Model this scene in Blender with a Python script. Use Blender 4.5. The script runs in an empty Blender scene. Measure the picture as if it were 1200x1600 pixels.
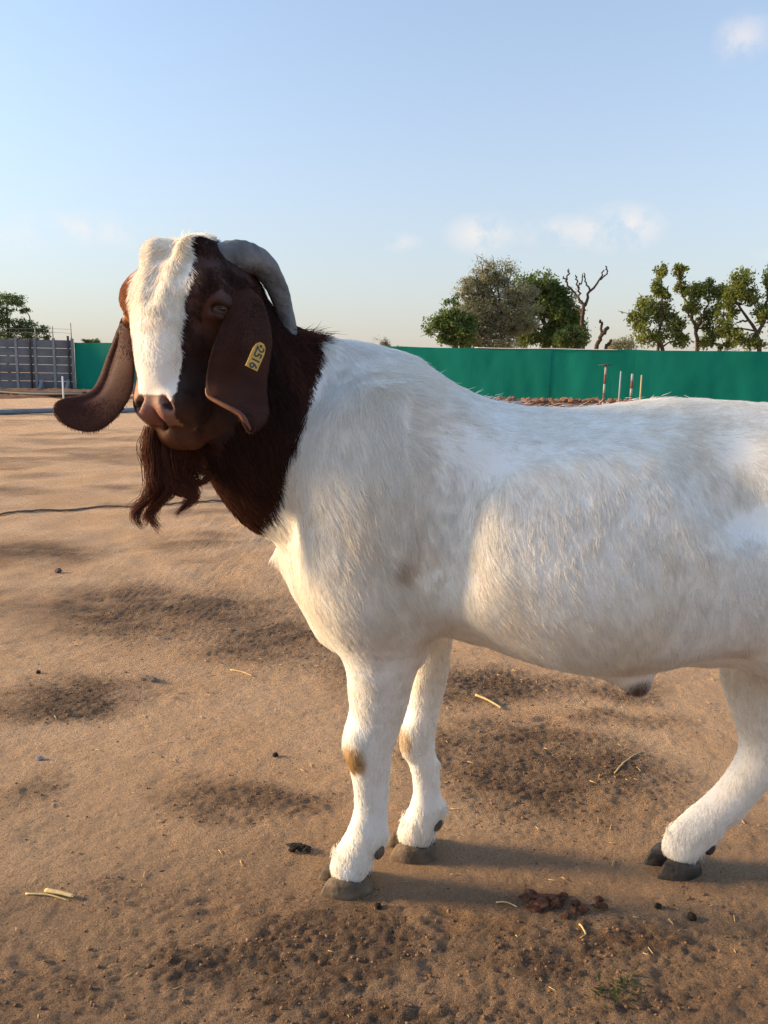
import bpy, math, random
import numpy as np

RNG = np.random.default_rng(7)
random.seed(7)
R = math.radians
scene = bpy.context.scene
COL = scene.collection

# ------------------------------------------------------------------ camera
CAM_H, F_PX, HORIZON, ROLL = 0.80, 1200.0, 588.0, R(0.9)
PITCH = math.atan((800 - HORIZON) / F_PX)
fwd = np.array([0, math.cos(PITCH), -math.sin(PITCH)])
rgt0 = np.array([1.0, 0, 0]); up0 = np.array([0, math.sin(PITCH), math.cos(PITCH)])
rgt = rgt0 * math.cos(ROLL) + up0 * math.sin(ROLL)
upv = up0 * math.cos(ROLL) - rgt0 * math.sin(ROLL)
CAM = np.array([0, 0, CAM_H])
from mathutils import Matrix, Vector
cam_d = bpy.data.cameras.new('camera'); cam = bpy.data.objects.new('camera', cam_d); COL.objects.link(cam)
cam_d.sensor_fit = 'VERTICAL'; cam_d.sensor_height = 24; cam_d.lens = 18.0
cam_d.clip_start = 0.02; cam_d.clip_end = 3000
M3 = Matrix(((rgt[0], upv[0], -fwd[0]), (rgt[1], upv[1], -fwd[1]), (rgt[2], upv[2], -fwd[2])))
cam.matrix_world = Matrix.Translation(Vector(CAM)) @ M3.to_4x4()
scene.camera = cam
scene.render.resolution_x, scene.render.resolution_y = 768, 1024


def ray(u, v):
    return fwd + rgt * ((u - 600) / F_PX) + upv * ((800 - v) / F_PX)


def at(u, v, Y):
    d = ray(u, v); return CAM + d * (Y / d[1])


def gat(u, v, z=0.0):
    d = ray(u, v); return CAM + d * ((z - CAM_H) / d[2])


# ------------------------------------------------------------------ sun and sky
SUN_EL, SUN_AZ = R(16), R(-6)           # azimuth: turned from -X towards the camera
sun_dir = np.array([-math.cos(SUN_EL) * math.cos(SUN_AZ), -math.cos(SUN_EL) * math.sin(SUN_AZ), math.sin(SUN_EL)])
sd = bpy.data.lights.new('sun', 'SUN'); sun = bpy.data.objects.new('sun', sd); COL.objects.link(sun)
sd.energy = 2.5; sd.angle = R(10.0); sd.color = (1.0, 0.70, 0.38)
sun.rotation_euler = Vector(sun_dir).to_track_quat('Z', 'Y').to_euler()
world = bpy.data.worlds.new('World'); scene.world = world; world.use_nodes = True
nt = world.node_tree; nt.nodes.clear()
W = nt.nodes.new; L = nt.links.new
wout = W('ShaderNodeOutputWorld'); bg = W('ShaderNodeBackground'); sky = W('ShaderNodeTexSky')
sky.sky_type = 'NISHITA'; sky.sun_disc = False; sky.sun_elevation = SUN_EL
sky.sun_rotation = math.atan2(sun_dir[0], sun_dir[1])
sky.altitude = 200; sky.air_density = 1.0; sky.dust_density = 1.0; sky.ozone_density = 3.0
bg.inputs['Strength'].default_value = 0.129
# small cumulus wisps, placed by direction
tc = W('ShaderNodeTexCoord')
nz = W('ShaderNodeTexNoise'); nz.inputs['Scale'].default_value = 24; nz.inputs['Detail'].default_value = 7; nz.inputs['Roughness'].default_value = .62
L(tc.outputs['Generated'], nz.inputs['Vector'])
total = None
for (u, v, wu, wv, s) in [(752, 366, 62, 34, .75), (968, 356, 72, 38, .85), (872, 364, 60, 30, .55), (1160, 60, 40, 34, .6),
                          (140, 358, 110, 30, .5), (625, 378, 40, 16, .4), (1230, 385, 60, 20, .4), (-60, 372, 130, 26, .45), (1500, 330, 160, 60, .8), (-420, 300, 200, 60, .7)]:
    d = ray(u, v); d = d / np.linalg.norm(d)
    a = W('ShaderNodeVectorMath'); a.operation = 'SUBTRACT'; L(tc.outputs['Generated'], a.inputs[0]); a.inputs[1].default_value = tuple(d)
    b = W('ShaderNodeVectorMath'); b.operation = 'MULTIPLY'; L(a.outputs[0], b.inputs[0])
    b.inputs[1].default_value = (F_PX / wu, F_PX / wu, F_PX / wv)
    c = W('ShaderNodeVectorMath'); c.operation = 'LENGTH'; L(b.outputs[0], c.inputs[0])
    e = W('ShaderNodeMath'); e.operation = 'SUBTRACT'; e.use_clamp = True; e.inputs[0].default_value = 1.0; L(c.outputs['Value'], e.inputs[1])
    g = W('ShaderNodeMath'); g.operation = 'MULTIPLY'; L(e.outputs[0], g.inputs[0]); g.inputs[1].default_value = s
    if total is None: total = g
    else:
        h = W('ShaderNodeMath'); h.operation = 'ADD'; L(total.outputs[0], h.inputs[0]); L(g.outputs[0], h.inputs[1]); total = h
mr = W('ShaderNodeMapRange'); mr.inputs['From Min'].default_value = .42; mr.inputs['From Max'].default_value = .60; L(nz.outputs['Fac'], mr.inputs['Value'])
cm = W('ShaderNodeMath'); cm.operation = 'MULTIPLY'; cm.use_clamp = True; L(total.outputs[0], cm.inputs[0]); L(mr.outputs[0], cm.inputs[1])
mixc = W('ShaderNodeMixRGB'); L(cm.outputs[0], mixc.inputs['Fac'])
# dust haze thickening evenly towards the horizon all round
sz = W('ShaderNodeSeparateXYZ'); L(tc.outputs['Generated'], sz.inputs[0])
za = W('ShaderNodeMath'); za.operation = 'ABSOLUTE'; L(sz.outputs['Z'], za.inputs[0])
zm = W('ShaderNodeMath'); zm.operation = 'MULTIPLY'; L(za.outputs[0], zm.inputs[0]); zm.inputs[1].default_value = -1 / .28
ze = W('ShaderNodeMath'); ze.operation = 'EXPONENT'; L(zm.outputs[0], ze.inputs[0])
veil = W('ShaderNodeMixRGB'); zf = W('ShaderNodeMath'); zf.operation = 'MULTIPLY_ADD'; L(ze.outputs[0], zf.inputs[0]); zf.inputs[1].default_value = .87; zf.inputs[2].default_value = .13; L(zf.outputs[0], veil.inputs['Fac']); veil.inputs['Color2'].default_value = (1.62, 1.40, 1.33, 1)
L(sky.outputs['Color'], veil.inputs['Color1'])
dst = W('ShaderNodeMixRGB'); dst.blend_type = 'MULTIPLY'; dst.inputs['Fac'].default_value = 1.0; dst.inputs['Color2'].default_value = (.97, .985, .93, 1); L(veil.outputs[0], dst.inputs['Color1'])
L(dst.outputs[0], mixc.inputs['Color1']); mixc.inputs['Color2'].default_value = (2.6, 2.35, 2.2, 1)
L(mixc.outputs['Color'], bg.inputs['Color']); L(bg.outputs[0], wout.inputs['Surface'])
scene.view_settings.view_transform = 'Standard'; scene.view_settings.look = 'None'
scene.view_settings.exposure = 1.62; scene.view_settings.gamma = 1.0
scene.render.engine = 'CYCLES'
scene.cycles.use_denoising = True; scene.cycles.denoising_prefilter = 'NONE'
scene.cycles.max_bounces = 9; scene.cycles.diffuse_bounces = 7; scene.cycles.transparent_max_bounces = 12
scene.cycles.sample_clamp_indirect = 8


# ------------------------------------------------------------------ helpers
def mat(name, color=(.5, .5, .5), rough=.8, spec=.3):
    m = bpy.data.materials.new(name); m.use_nodes = True
    b = m.node_tree.nodes['Principled BSDF']
    b.inputs['Base Color'].default_value = (*color, 1); b.inputs['Roughness'].default_value = rough
    b.inputs['Specular IOR Level'].default_value = spec
    return m


def noise_mat(name, c1, c2, scale=10, rough=.85, bump=0.0, bscale=None, detail=6, lo=.35, hi=.65, spec=.25, coord='Object', stretch=(1, 1, 1)):
    m = mat(name, c1, rough, spec); t = m.node_tree; b = t.nodes['Principled BSDF']
    co = t.nodes.new('ShaderNodeTexCoord'); mp = t.nodes.new('ShaderNodeMapping'); mp.inputs['Scale'].default_value = stretch
    t.links.new(co.outputs[coord], mp.inputs['Vector'])
    n = t.nodes.new('ShaderNodeTexNoise'); n.inputs['Scale'].default_value = scale; n.inputs['Detail'].default_value = detail
    t.links.new(mp.outputs[0], n.inputs['Vector'])
    r = t.nodes.new('ShaderNodeValToRGB'); r.color_ramp.elements[0].position = lo; r.color_ramp.elements[1].position = hi
    r.color_ramp.elements[0].color = (*c1, 1); r.color_ramp.elements[1].color = (*c2, 1)
    t.links.new(n.outputs['Fac'], r.inputs['Fac']); t.links.new(r.outputs['Color'], b.inputs['Base Color'])
    if bump:
        n2 = t.nodes.new('ShaderNodeTexNoise'); n2.inputs['Scale'].default_value = bscale or scale * 3; n2.inputs['Detail'].default_value = 6
        t.links.new(mp.outputs[0], n2.inputs['Vector'])
        bp = t.nodes.new('ShaderNodeBump'); bp.inputs['Strength'].default_value = bump; bp.inputs['Distance'].default_value = .01
        t.links.new(n2.outputs['Fac'], bp.inputs['Height']); t.links.new(bp.outputs[0], b.inputs['Normal'])
    return m


def mesh_obj(name, verts, faces, material, parent=None, smooth=True, loc=None):
    me = bpy.data.meshes.new(name)
    V = np.asarray(verts, dtype=np.float32).reshape(-1, 3)
    if isinstance(faces, np.ndarray):
        n, k = faces.shape
        me.vertices.add(len(V)); me.vertices.foreach_set('co', V.ravel())
        me.loops.add(n * k); me.loops.foreach_set('vertex_index', faces.astype(np.int32).ravel())
        me.polygons.add(n); me.polygons.foreach_set('loop_start', np.arange(0, n * k, k, dtype=np.int32))
        me.update(calc_edges=True)
    else:
        me.from_pydata([tuple(float(c) for c in p) for p in V], [], faces); me.update()
    if smooth: me.polygons.foreach_set('use_smooth', np.ones(len(me.polygons), dtype=bool))
    if material: me.materials.append(material)
    o = bpy.data.objects.new(name, me); COL.objects.link(o)
    if parent is not None: o.parent = parent
    if loc is not None: o.location = loc
    return o


def tag(o, label=None, cat=None, group=None, kind=None):
    if label: o['label'] = label
    if cat: o['category'] = cat
    if group: o['group'] = group
    if kind: o['kind'] = kind
    return o


def empty(name, loc):
    o = bpy.data.objects.new(name, None); COL.objects.link(o); o.location = loc; o.empty_display_size = .1
    return o


def spline(pts, n):
    """Catmull-Rom through points (any dimension), n samples"""
    P = np.asarray(pts, float); k = len(P)
    P2 = np.vstack([2 * P[0] - P[1], P, 2 * P[-1] - P[-2]])
    t = np.linspace(0, k - 1, n); i = np.clip(t.astype(int), 0, k - 2); f = (t - i)[:, None]
    p0, p1, p2, p3 = P2[i], P2[i + 1], P2[i + 2], P2[i + 3]
    return .5 * (2 * p1 + (p2 - p0) * f + (2 * p0 - 5 * p1 + 4 * p2 - p3) * f ** 2 + (3 * p1 - p0 - 3 * p2 + p3) * f ** 3)


def tube(path, radii, seg=10, cap=True):
    P = np.asarray(path, float); n = len(P); rad = np.broadcast_to(np.asarray(radii, float), (n,))
    T = np.gradient(P, axis=0); T /= np.linalg.norm(T, axis=1)[:, None] + 1e-9
    ref = np.array([0, 0, 1.0]) if abs(T[0, 2]) < .9 else np.array([1.0, 0, 0])
    N = np.cross(T[0], ref); N /= np.linalg.norm(N)
    verts = []; ang = np.linspace(0, 2 * np.pi, seg, endpoint=False)
    for k in range(n):
        N = N - T[k] * np.dot(N, T[k]); N /= np.linalg.norm(N) + 1e-9
        B = np.cross(T[k], N)
        verts.append(P[k] + rad[k] * (np.cos(ang)[:, None] * N + np.sin(ang)[:, None] * B))
    V = np.vstack(verts); faces = []
    for k in range(n - 1):
        for j in range(seg):
            a = k * seg + j; b = k * seg + (j + 1) % seg
            faces.append((a, b, b + seg, a + seg))
    if cap:
        faces.append(tuple(range(seg))[::-1]); faces.append(tuple(range((n - 1) * seg, n * seg)))
    return V, faces


def merge(parts):
    V = []; Fs = []; o = 0
    for v, f in parts:
        V.append(np.asarray(v)); Fs += [tuple(i + o for i in q) for q in f]; o += len(v)
    return np.vstack(V), Fs


def box(cx, cy, cz, sx, sy, sz):
    x, y, z = sx / 2, sy / 2, sz / 2
    V = [(cx + a * x, cy + b * y, cz + c * z) for a in (-1, 1) for b in (-1, 1) for c in (-1, 1)]
    return np.array(V), [(0, 1, 3, 2), (4, 6, 7, 5), (0, 4, 5, 1), (2, 3, 7, 6), (0, 2, 6, 4), (1, 5, 7, 3)]


# value / gradient noise on arrays
def _hash(ix, iy, iz, seed):
    h = (ix.astype(np.int64) * 374761393 + iy.astype(np.int64) * 668265263 + iz.astype(np.int64) * 2147483647 + seed * 974711) & 0xffffffff
    h = ((h ^ (h >> 13)) * 1274126177) & 0xffffffff
    h = h ^ (h >> 16)
    return (h & 0xffff) / 32767.5 - 1.0


def vnoise(x, y, z=None, seed=0):
    x = np.asarray(x, float); y = np.asarray(y, float)
    z = np.zeros_like(x) if z is None else np.asarray(z, float)
    if np.any(z): x, y, z = .7071 * x + .6124 * y + .3536 * z, -.7071 * x + .6124 * y + .3536 * z + 7.3, -.5 * y + .866 * z + 3.1
    ix, iy, iz = np.floor(x), np.floor(y), np.floor(z)
    fx, fy, fz = x - ix, y - iy, z - iz
    sx, sy, sz = [f * f * f * (f * (f * 6 - 15) + 10) for f in (fx, fy, fz)]
    out = 0
    flat = not np.any(z)
    for dx in (0, 1):
        for dy in (0, 1):
            for dz in ((0,) if flat else (0, 1)):
                w = (sx if dx else 1 - sx) * (sy if dy else 1 - sy) * (1 if flat else (sz if dz else 1 - sz))
                out = out + w * _hash(ix + dx, iy + dy, iz + dz, seed)
    return out


def fbm(x, y, z=None, octv=4, seed=0, gain=.5):
    o = 0; a = 1; f = 1; s = 0
    for k in range(octv):
        o = o + a * vnoise(x * f, y * f, None if z is None else z * f, seed + k * 17); s += a; a *= gain; f *= 2.03
    return o / s


def sstep(a, b, x):
    t = np.clip((x - a) / (b - a), 0, 1); return t * t * (3 - 2 * t)


# ------------------------------------------------------------------ ground
HOOF_SPOTS = [gat(545, 1398), gat(648, 1345), gat(1055, 1370)]
PRINTS = [(*gat(u, v)[:2], a) for u, v, a in [(330, 1420, 3.4), (700, 1440, 2.8), (980, 1250, 3.0), (300, 1090, 3.0), (1120, 1490, 2.9), (60, 1500, 2.6), (860, 1130, 3.2)]]
PATCH = []      # dark crusty trodden patches: centre, half sizes, strength
for (u, v, wu, wv, s) in [(40, 868, 130, 24, 1.0), (300, 852, 110, 12, .7), (230, 960, 300, 58, 1.0), (430, 1012, 180, 50, .9), (100, 1095, 140, 45, 1.0),
                          (380, 1245, 170, 40, .8), (760, 1075, 220, 40, .95), (980, 1085, 90, 20, .7), (860, 1230, 230, 110, 1.0), (740, 1180, 150, 60, .7),
                          (560, 1050, 90, 30, .7), (420, 1480, 330, 110, 1.0), (900, 1480, 380, 90, .9), (180, 1390, 170, 45, .55),
                          (40, 1240, 80, 35, .6), (60, 1560, 260, 70, .9), (1150, 1430, 140, 50, .7), (750, 1580, 600, 60, .9),
                          (30, 770, 60, 7, .7), (210, 785, 70, 7, .7), (60, 745, 60, 6, .6), (330, 838, 60, 7, .6), (90, 690, 90, 4, .5), (300, 800, 70, 9, .7), (90, 715, 50, 3, .5), (180, 760, 60, 4, .6),
                          (1000, 1130, 100, 15, .6), (640, 1000, 60, 20, .5)]:
    c = gat(u, v); e1 = gat(u + wu, v); e2 = gat(u, v - wv); e3 = gat(u, v + wv)
    PATCH.append((c[0], (e2[1] + e3[1]) / 2, abs(e1[0] - c[0]), abs(e2[1] - e3[1]) / 2, s))


def patch_mask(x, y):
    wx = x + .10 * fbm(x * 4, y * 4, octv=4, seed=5); wy = y + .10 * fbm(x * 4, y * 4, octv=4, seed=9)
    m = np.zeros_like(x)
    for cx, cy, rx, ry, s in PATCH:
        d = np.sqrt(((wx - cx) / rx) ** 2 + ((wy - cy) / ry) ** 2)
        m = np.maximum(m, s * (1 - sstep(.35, 1.15, d)))
    far = sstep(2.4, 3.5, np.hypot(x, y)) + sstep(-.3, -1.5, y) + sstep(1.0, 2.0, np.abs(x))
    n = fbm(x * .9, y * 1.6, octv=5, seed=31)
    m = np.maximum(m, np.clip(far, 0, 1) * sstep(.14, .45, n) * .6)
    m = m * (.66 + .46 * sstep(-.45, .40, fbm(x * 9, y * 14, octv=5, seed=3, gain=.62)))
    return np.clip(m, 0, 1)


def ground_h(x, y, m=None):
    m = patch_mask(x, y) if m is None else m
    d = np.hypot(x, y)
    und = sstep(1.6, 4.0, d)
    h = und * .035 * fbm(x * 1.1, y * 1.9, octv=4, seed=21) + und * .02 * fbm(x * .35, y * .5, octv=2, seed=41)
    h += (.004 + .008 * und) * fbm(x * 6, y * 9, octv=4, seed=11)
    near = 1 - sstep(3.0, 7.0, d)
    rough = fbm(x * 95, y * 140, octv=2, seed=51, gain=.8)
    h += near * m * (.004 + .0030 * rough) + near * (.0011 + .0007 * sstep(1.5, .8, y)) * rough
    h += near * .0022 * fbm(x * 26 + 3 * y, y * 40, octv=3, seed=71)
    for (cx, cy, an) in PRINTS:
        dx, dy = x - cx, y - cy; w = (np.abs(dx) < .1) & (np.abs(dy) < .1)
        if not np.any(w): continue
        lx = dx[w] * math.cos(an) + dy[w] * math.sin(an); ly = -dx[w] * math.sin(an) + dy[w] * math.cos(an)
        for s in (-1, 1):
            q = np.sqrt((lx / .034) ** 2 + ((ly - s * .016) / .014) ** 2)
            h[w] += -.0035 * (1 - sstep(.4, 1.2, q)) + .0012 * np.exp(-((q - 1.35) / .25) ** 2)
    for p in HOOF_SPOTS:
        w = np.exp(-(((x - p[0]) ** 2 + (y - p[1]) ** 2) / .06 ** 2))
        h = h * (1 - w)
    return h


def grow(start, step, ratio, limit):
    out = []; x = start
    while abs(x) < limit: x += step; out.append(x); step *= ratio
    return out


xs = np.arange(-.9, .9001, .0052)
xs = np.array(sorted([*grow(-.9, -.0052, 1.03, 900), *xs, *grow(.9, .0052, 1.03, 900)]))
ys = np.arange(.5, 1.9, .005)
ys = np.array(sorted([*grow(.5, -.006, 1.09, 900), *ys, *grow(ys[-1], .005, 1.02, 1200)]))
GX, GY = np.meshgrid(xs, ys, indexing='ij')
GM = patch_mask(GX, GY); GZ = ground_h(GX, GY, GM)
# soil colour darkens around the camera's end of the yard
near_dark = sstep(1.62, .70, GY + .15 * fbm(GX * 2, GY * 2, octv=4, seed=88)) * sstep(6, 2.5, np.abs(GX)) * sstep(-6, -2, GY)
GC = np.clip(np.maximum(GM, near_dark * (.80 + .35 * fbm(GX * 5, GY * 7, octv=4, seed=89))), 0, 1)
nxg, nyg = GX.shape
idx = np.arange(nxg * nyg).reshape(nxg, nyg)
faces = np.stack([idx[:-1, :-1], idx[1:, :-1], idx[1:, 1:], idx[:-1, 1:]], -1).reshape(-1, 4)
gm = bpy.data.materials.new('sandy_soil'); gm.use_nodes = True
t = gm.node_tree; b = t.nodes['Principled BSDF']; b.inputs['Roughness'].default_value = .95; b.inputs['Specular IOR Level'].default_value = .12
NN = t.nodes.new; LL = t.links.new
at_ = NN('ShaderNodeAttribute'); at_.attribute_name = 'crust_near_dark'
co = NN('ShaderNodeTexCoord')


def tex_noise(scale, detail=6, rough=.6):
    n = NN('ShaderNodeTexNoise'); n.inputs['Scale'].default_value = scale; n.inputs['Detail'].default_value = detail; n.inputs['Roughness'].default_value = rough
    LL(co.outputs['Object'], n.inputs['Vector']); return n


def ramp(src, lo, hi, c1, c2):
    r = NN('ShaderNodeValToRGB'); r.color_ramp.elements[0].position = lo; r.color_ramp.elements[1].position = hi
    r.color_ramp.elements[0].color = (*c1, 1); r.color_ramp.elements[1].color = (*c2, 1); LL(src, r.inputs['Fac']); return r


def mixn(fac, a, b_, mode='MIX'):
    m = NN('ShaderNodeMixRGB'); m.blend_type = mode
    if isinstance(fac, float): m.inputs['Fac'].default_value = fac
    else: LL(fac, m.inputs['Fac'])
    LL(a, m.inputs['Color1'])
    if isinstance(b_, tuple): m.inputs['Color2'].default_value = (*b_, 1)
    else: LL(b_, m.inputs['Color2'])
    return m


n_big = tex_noise(2.2, 5); n_mid = tex_noise(55, 7, .65); n_fine = tex_noise(190, 8, .75); n_grain = tex_noise(340, 5, .75)
sand = ramp(n_big.outputs['Fac'], .35, .65, (.69, .445, .26), (.79, .545, .345))
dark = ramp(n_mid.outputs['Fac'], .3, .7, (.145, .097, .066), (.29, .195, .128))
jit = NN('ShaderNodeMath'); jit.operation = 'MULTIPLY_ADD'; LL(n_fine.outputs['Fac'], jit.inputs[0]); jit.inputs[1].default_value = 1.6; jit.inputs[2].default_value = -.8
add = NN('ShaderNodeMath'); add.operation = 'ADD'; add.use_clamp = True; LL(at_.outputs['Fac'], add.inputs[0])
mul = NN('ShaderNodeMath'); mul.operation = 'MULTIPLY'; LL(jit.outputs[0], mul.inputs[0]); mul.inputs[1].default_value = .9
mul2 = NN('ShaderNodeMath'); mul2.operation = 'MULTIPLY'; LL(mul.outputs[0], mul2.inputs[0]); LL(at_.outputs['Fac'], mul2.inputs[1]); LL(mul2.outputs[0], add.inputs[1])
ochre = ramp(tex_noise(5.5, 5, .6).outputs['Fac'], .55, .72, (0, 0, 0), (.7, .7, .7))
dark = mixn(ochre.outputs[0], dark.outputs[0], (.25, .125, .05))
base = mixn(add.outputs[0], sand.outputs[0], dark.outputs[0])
grain = ramp(n_grain.outputs['Fac'], .32, .68, (.52, .52, .53), (1.25, 1.22, 1.18))
base = mixn(.8, base.outputs[0], grain.outputs[0], 'MULTIPLY')
bits = ramp(tex_noise(95, 3, .5).outputs['Fac'], .27, .30, (1, 1, 1), (0, 0, 0))
base = mixn(bits.outputs[0], base.outputs[0], (.06, .038, .026))
bits2 = ramp(tex_noise(230, 2, .5).outputs['Fac'], .29, .33, (.8, .8, .8), (0, 0, 0))
base = mixn(bits2.outputs[0], base.outputs[0], (.10, .066, .045))
speck = ramp(tex_noise(300, 2, .5).outputs['Fac'], .72, .75, (0, 0, 0), (.7, .7, .7))
base = mixn(speck.outputs[0], base.outputs[0], (.62, .50, .38))
LL(base.outputs[0], b.inputs['Base Color'])
bh = NN('ShaderNodeMath'); bh.operation = 'MULTIPLY_ADD'; LL(n_fine.outputs['Fac'], bh.inputs[0]); bh.inputs[1].default_value = 1.0; LL(n_mid.outputs['Fac'], bh.inputs[2])
bp = NN('ShaderNodeBump'); bp.inputs['Strength'].default_value = .9; bp.inputs['Distance'].default_value = .022
LL(bh.outputs[0], bp.inputs['Height'])
bp2 = NN('ShaderNodeBump'); bp2.inputs['Strength'].default_value = .5; bp2.inputs['Distance'].default_value = .003
LL(n_grain.outputs['Fac'], bp2.inputs['Height']); LL(bp.outputs[0], bp2.inputs['Normal']); LL(bp2.outputs[0], b.inputs['Normal'])
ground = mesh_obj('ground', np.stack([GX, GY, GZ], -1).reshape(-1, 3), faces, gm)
ground.data.attributes.new('crust_near_dark', 'FLOAT', 'POINT').data.foreach_set('value', GC.astype(np.float32).ravel())
tag(ground, 'bare sandy farmyard ground with dark crusty trodden patches', kind='structure')

# ------------------------------------------------------------------ far side of the yard: net fence, concrete wall, trees
def fence_pt(s):      # s: metres along the net fence from its left end
    a, b_ = np.array([-13.55, 34.0]), np.array([14.4, 26.0]); d = (b_ - a) / np.linalg.norm(b_ - a); return a + d * s, d


def cloth_mat():
    m = noise_mat('green_net', (.002, .150, .108), (.005, .200, .148), .9, .75, .5, 14, stretch=(1, 1, .35), spec=.15)
    b = m.node_tree.nodes['Principled BSDF']
    tr_ = m.node_tree.nodes.new('ShaderNodeBsdfTranslucent'); tr_.inputs['Color'].default_value = (.003, .20, .145, 1)
    ms = m.node_tree.nodes.new('ShaderNodeMixShader'); ms.inputs[0].default_value = .22
    m.node_tree.links.new(b.outputs[0], ms.inputs[1]); m.node_tree.links.new(tr_.outputs[0], ms.inputs[2])
    m.node_tree.links.new(ms.outputs[0], m.node_tree.nodes['Material Output'].inputs['Surface']); return m


net_m = cloth_mat(); post_m = noise_mat('galvanised_steel', (.22, .22, .22), (.34, .34, .33), 6, .6, spec=.4)
p0, fd = fence_pt(0)
nf = empty('net_fence', (p0[0], p0[1], 0)); tag(nf, 'long green shade net fence stretched across the far side of the yard', 'fence')
nrm = np.array([-fd[1], fd[0]])
for k in range(13):
    s0, s1 = k * 2.9, (k + 1) * 2.9
    ns, nh = 30, 14; S, H = np.meshgrid(np.linspace(s0, s1, ns), np.linspace(0, 1, nh), indexing='ij')
    hh_ = np.interp(S, [0, 29, 40], [2.02, 1.80, 1.74]) - .015 * np.abs(np.sin(S / 2.9 * np.pi)) + .02 * fbm(S * .7, S * 0, None, 2, 210)
    wr = .03 * fbm(S * 1.3, H * 2.2, None, 3, 200) + .012 * np.sin(S * 9 + 2 * H) * (1 - H) * .6 + .006 * (k % 2) + .01 * np.sin((S - s0) / 2.9 * np.pi * 2 + k)
    P = np.stack([(fd[0] * S + nrm[0] * wr), (fd[1] * S + nrm[1] * wr), .02 + H * hh_], -1).reshape(-1, 3)
    ii = np.arange(ns * nh).reshape(ns, nh)
    Q = np.stack([ii[:-1, :-1], ii[1:, :-1], ii[1:, 1:], ii[:-1, 1:]], -1).reshape(-1, 4)
    pn = mesh_obj('net_panel', P, Q, net_m, nf)
    q = fd * (s0) + nrm * .11
    V, Fq = tube([(q[0], q[1], 0), (q[0], q[1], 1.98)], .035, 8); mesh_obj('post', V, Fq, post_m, nf)
tops = [(fd[0] * s - nrm[0] * .03, fd[1] * s - nrm[1] * .03, .02 + np.interp(s, [0, 29, 40], [2.02, 1.80, 1.74]) - .02 * abs(math.sin(s / 2.9 * math.pi))) for s in np.linspace(17.5, 22.6, 30)]
V, Fq = tube(tops, .016, 6); mesh_obj('top_rope', V, Fq, mat('rope_white', (.65, .62, .58), .8), nf)

# precast concrete wall: posts with stacked planks
con_m = noise_mat('precast_concrete', (.115, .122, .140), (.175, .183, .20), 1.6, .9, .3, 30, spec=.15)
con_l = noise_mat('concrete_post', (.21, .22, .235), (.28, .29, .30), 2, .9, .3, 30, spec=.15)
drk = noise_mat('rusty_pipe', (.05, .042, .04), (.09, .075, .07), 8, .8)
wall_b = np.array([-13.62, 34.0]); wall_d = np.array([-1.0, -.13]); wall_d /= np.linalg.norm(wall_d)
cw = empty('concrete_wall', (wall_b[0], wall_b[1], 0)); tag(cw, 'grey precast concrete plank wall with posts beside the green net', 'wall')
ang = math.atan2(wall_d[1], wall_d[0])
def oriented(V): c_, s_ = math.cos(ang), math.sin(ang); V = np.asarray(V); return np.stack([V[:, 0] * c_ - V[:, 1] * s_, V[:, 0] * s_ + V[:, 1] * c_, V[:, 2]], 1)
bay = .775
plank_me = None
for k in range(9):
    for r_ in range(6):
        V, Fq = box(k * bay + bay / 2, RNG.uniform(-.008, .008), .02 + r_ * .352 + .171, bay - .06, .05, .338)
        mesh_obj('plank', oriented(V), Fq, con_m, cw, False)
for k in range(10):
    V, Fq = box(k * bay, .0, 1.1, .10, .13, 2.2); mesh_obj('post', oriented(V), Fq, con_l, cw, False)
for s_, h_ in ((.14, 2.3), (1.72, 2.15)):
    V, Fq = tube([(s_, .12, 0), (s_, .12, h_)], .05, 8); mesh_obj('pipe_post', oriented(V), Fq, drk, cw)
for s_ in (.2, 1.3):
    V, Fq = merge([(np.array([(s_ - .06, .1, 0), (s_ + .06, .1, 0), (s_ + .06, .75, 0), (s_ - .06, .75, 0), (s_ - .06, .1, .45), (s_ + .06, .1, .45), (s_ + .06, .6, .08), (s_ - .06, .6, .08)]),
                    [(0, 3, 2, 1), (4, 5, 6, 7), (0, 1, 5, 4), (2, 3, 7, 6), (1, 2, 6, 5), (3, 0, 4, 7)])])
    mesh_obj('buttress', oriented(V), Fq, con_l, cw, False)
rods = [(.02, 2.85), (.78, 2.70), (1.50, 2.62), (3.1, 2.7), (4.65, 2.65)]
for s_, h_ in rods:
    V, Fq = tube([(s_, .0, 2.15), (s_ + .01, .0, h_)], .022, 6); mesh_obj('rod', oriented(V), Fq, post_m, cw)
for hgt in (2.42, 2.58):
    V, Fq = tube([(s_, .0, hgt + .02 * math.sin(s_ * 2)) for s_ in np.linspace(.02, 6.2, 16)], .006, 4); mesh_obj('wire', oriented(V), Fq, post_m, cw)


# earth bank in front of wall, rubble bank in front of net
def bank(name, x0, x1, y0, wid, h, seed, material):
    nx_, ny_ = 160, 22; X, Tq = np.meshgrid(np.linspace(x0, x1, nx_), np.linspace(-1, 1, ny_), indexing='ij')
    env = np.clip(1 - Tq ** 2, 0, 1) ** 1.3 * sstep(x0, x0 + .8, X) * sstep(x1, x1 - .8, X)
    Z = env * h * (1 + .35 * fbm(X * 1.2, Tq * 2, None, 3, seed)) + env * .06 * fbm(X * 7, Tq * 7, None, 3, seed + 1) - .03
    Y = y0 + Tq * wid + .25 * fbm(X * .5, Tq, None, 2, seed + 2)
    ii = np.arange(nx_ * ny_).reshape(nx_, ny_)
    o = mesh_obj(name, np.stack([X, Y, Z], -1).reshape(-1, 3), np.stack([ii[:-1, :-1], ii[1:, :-1], ii[1:, 1:], ii[:-1, 1:]], -1).reshape(-1, 4), material)
    return tag(o, kind='structure')


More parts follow.
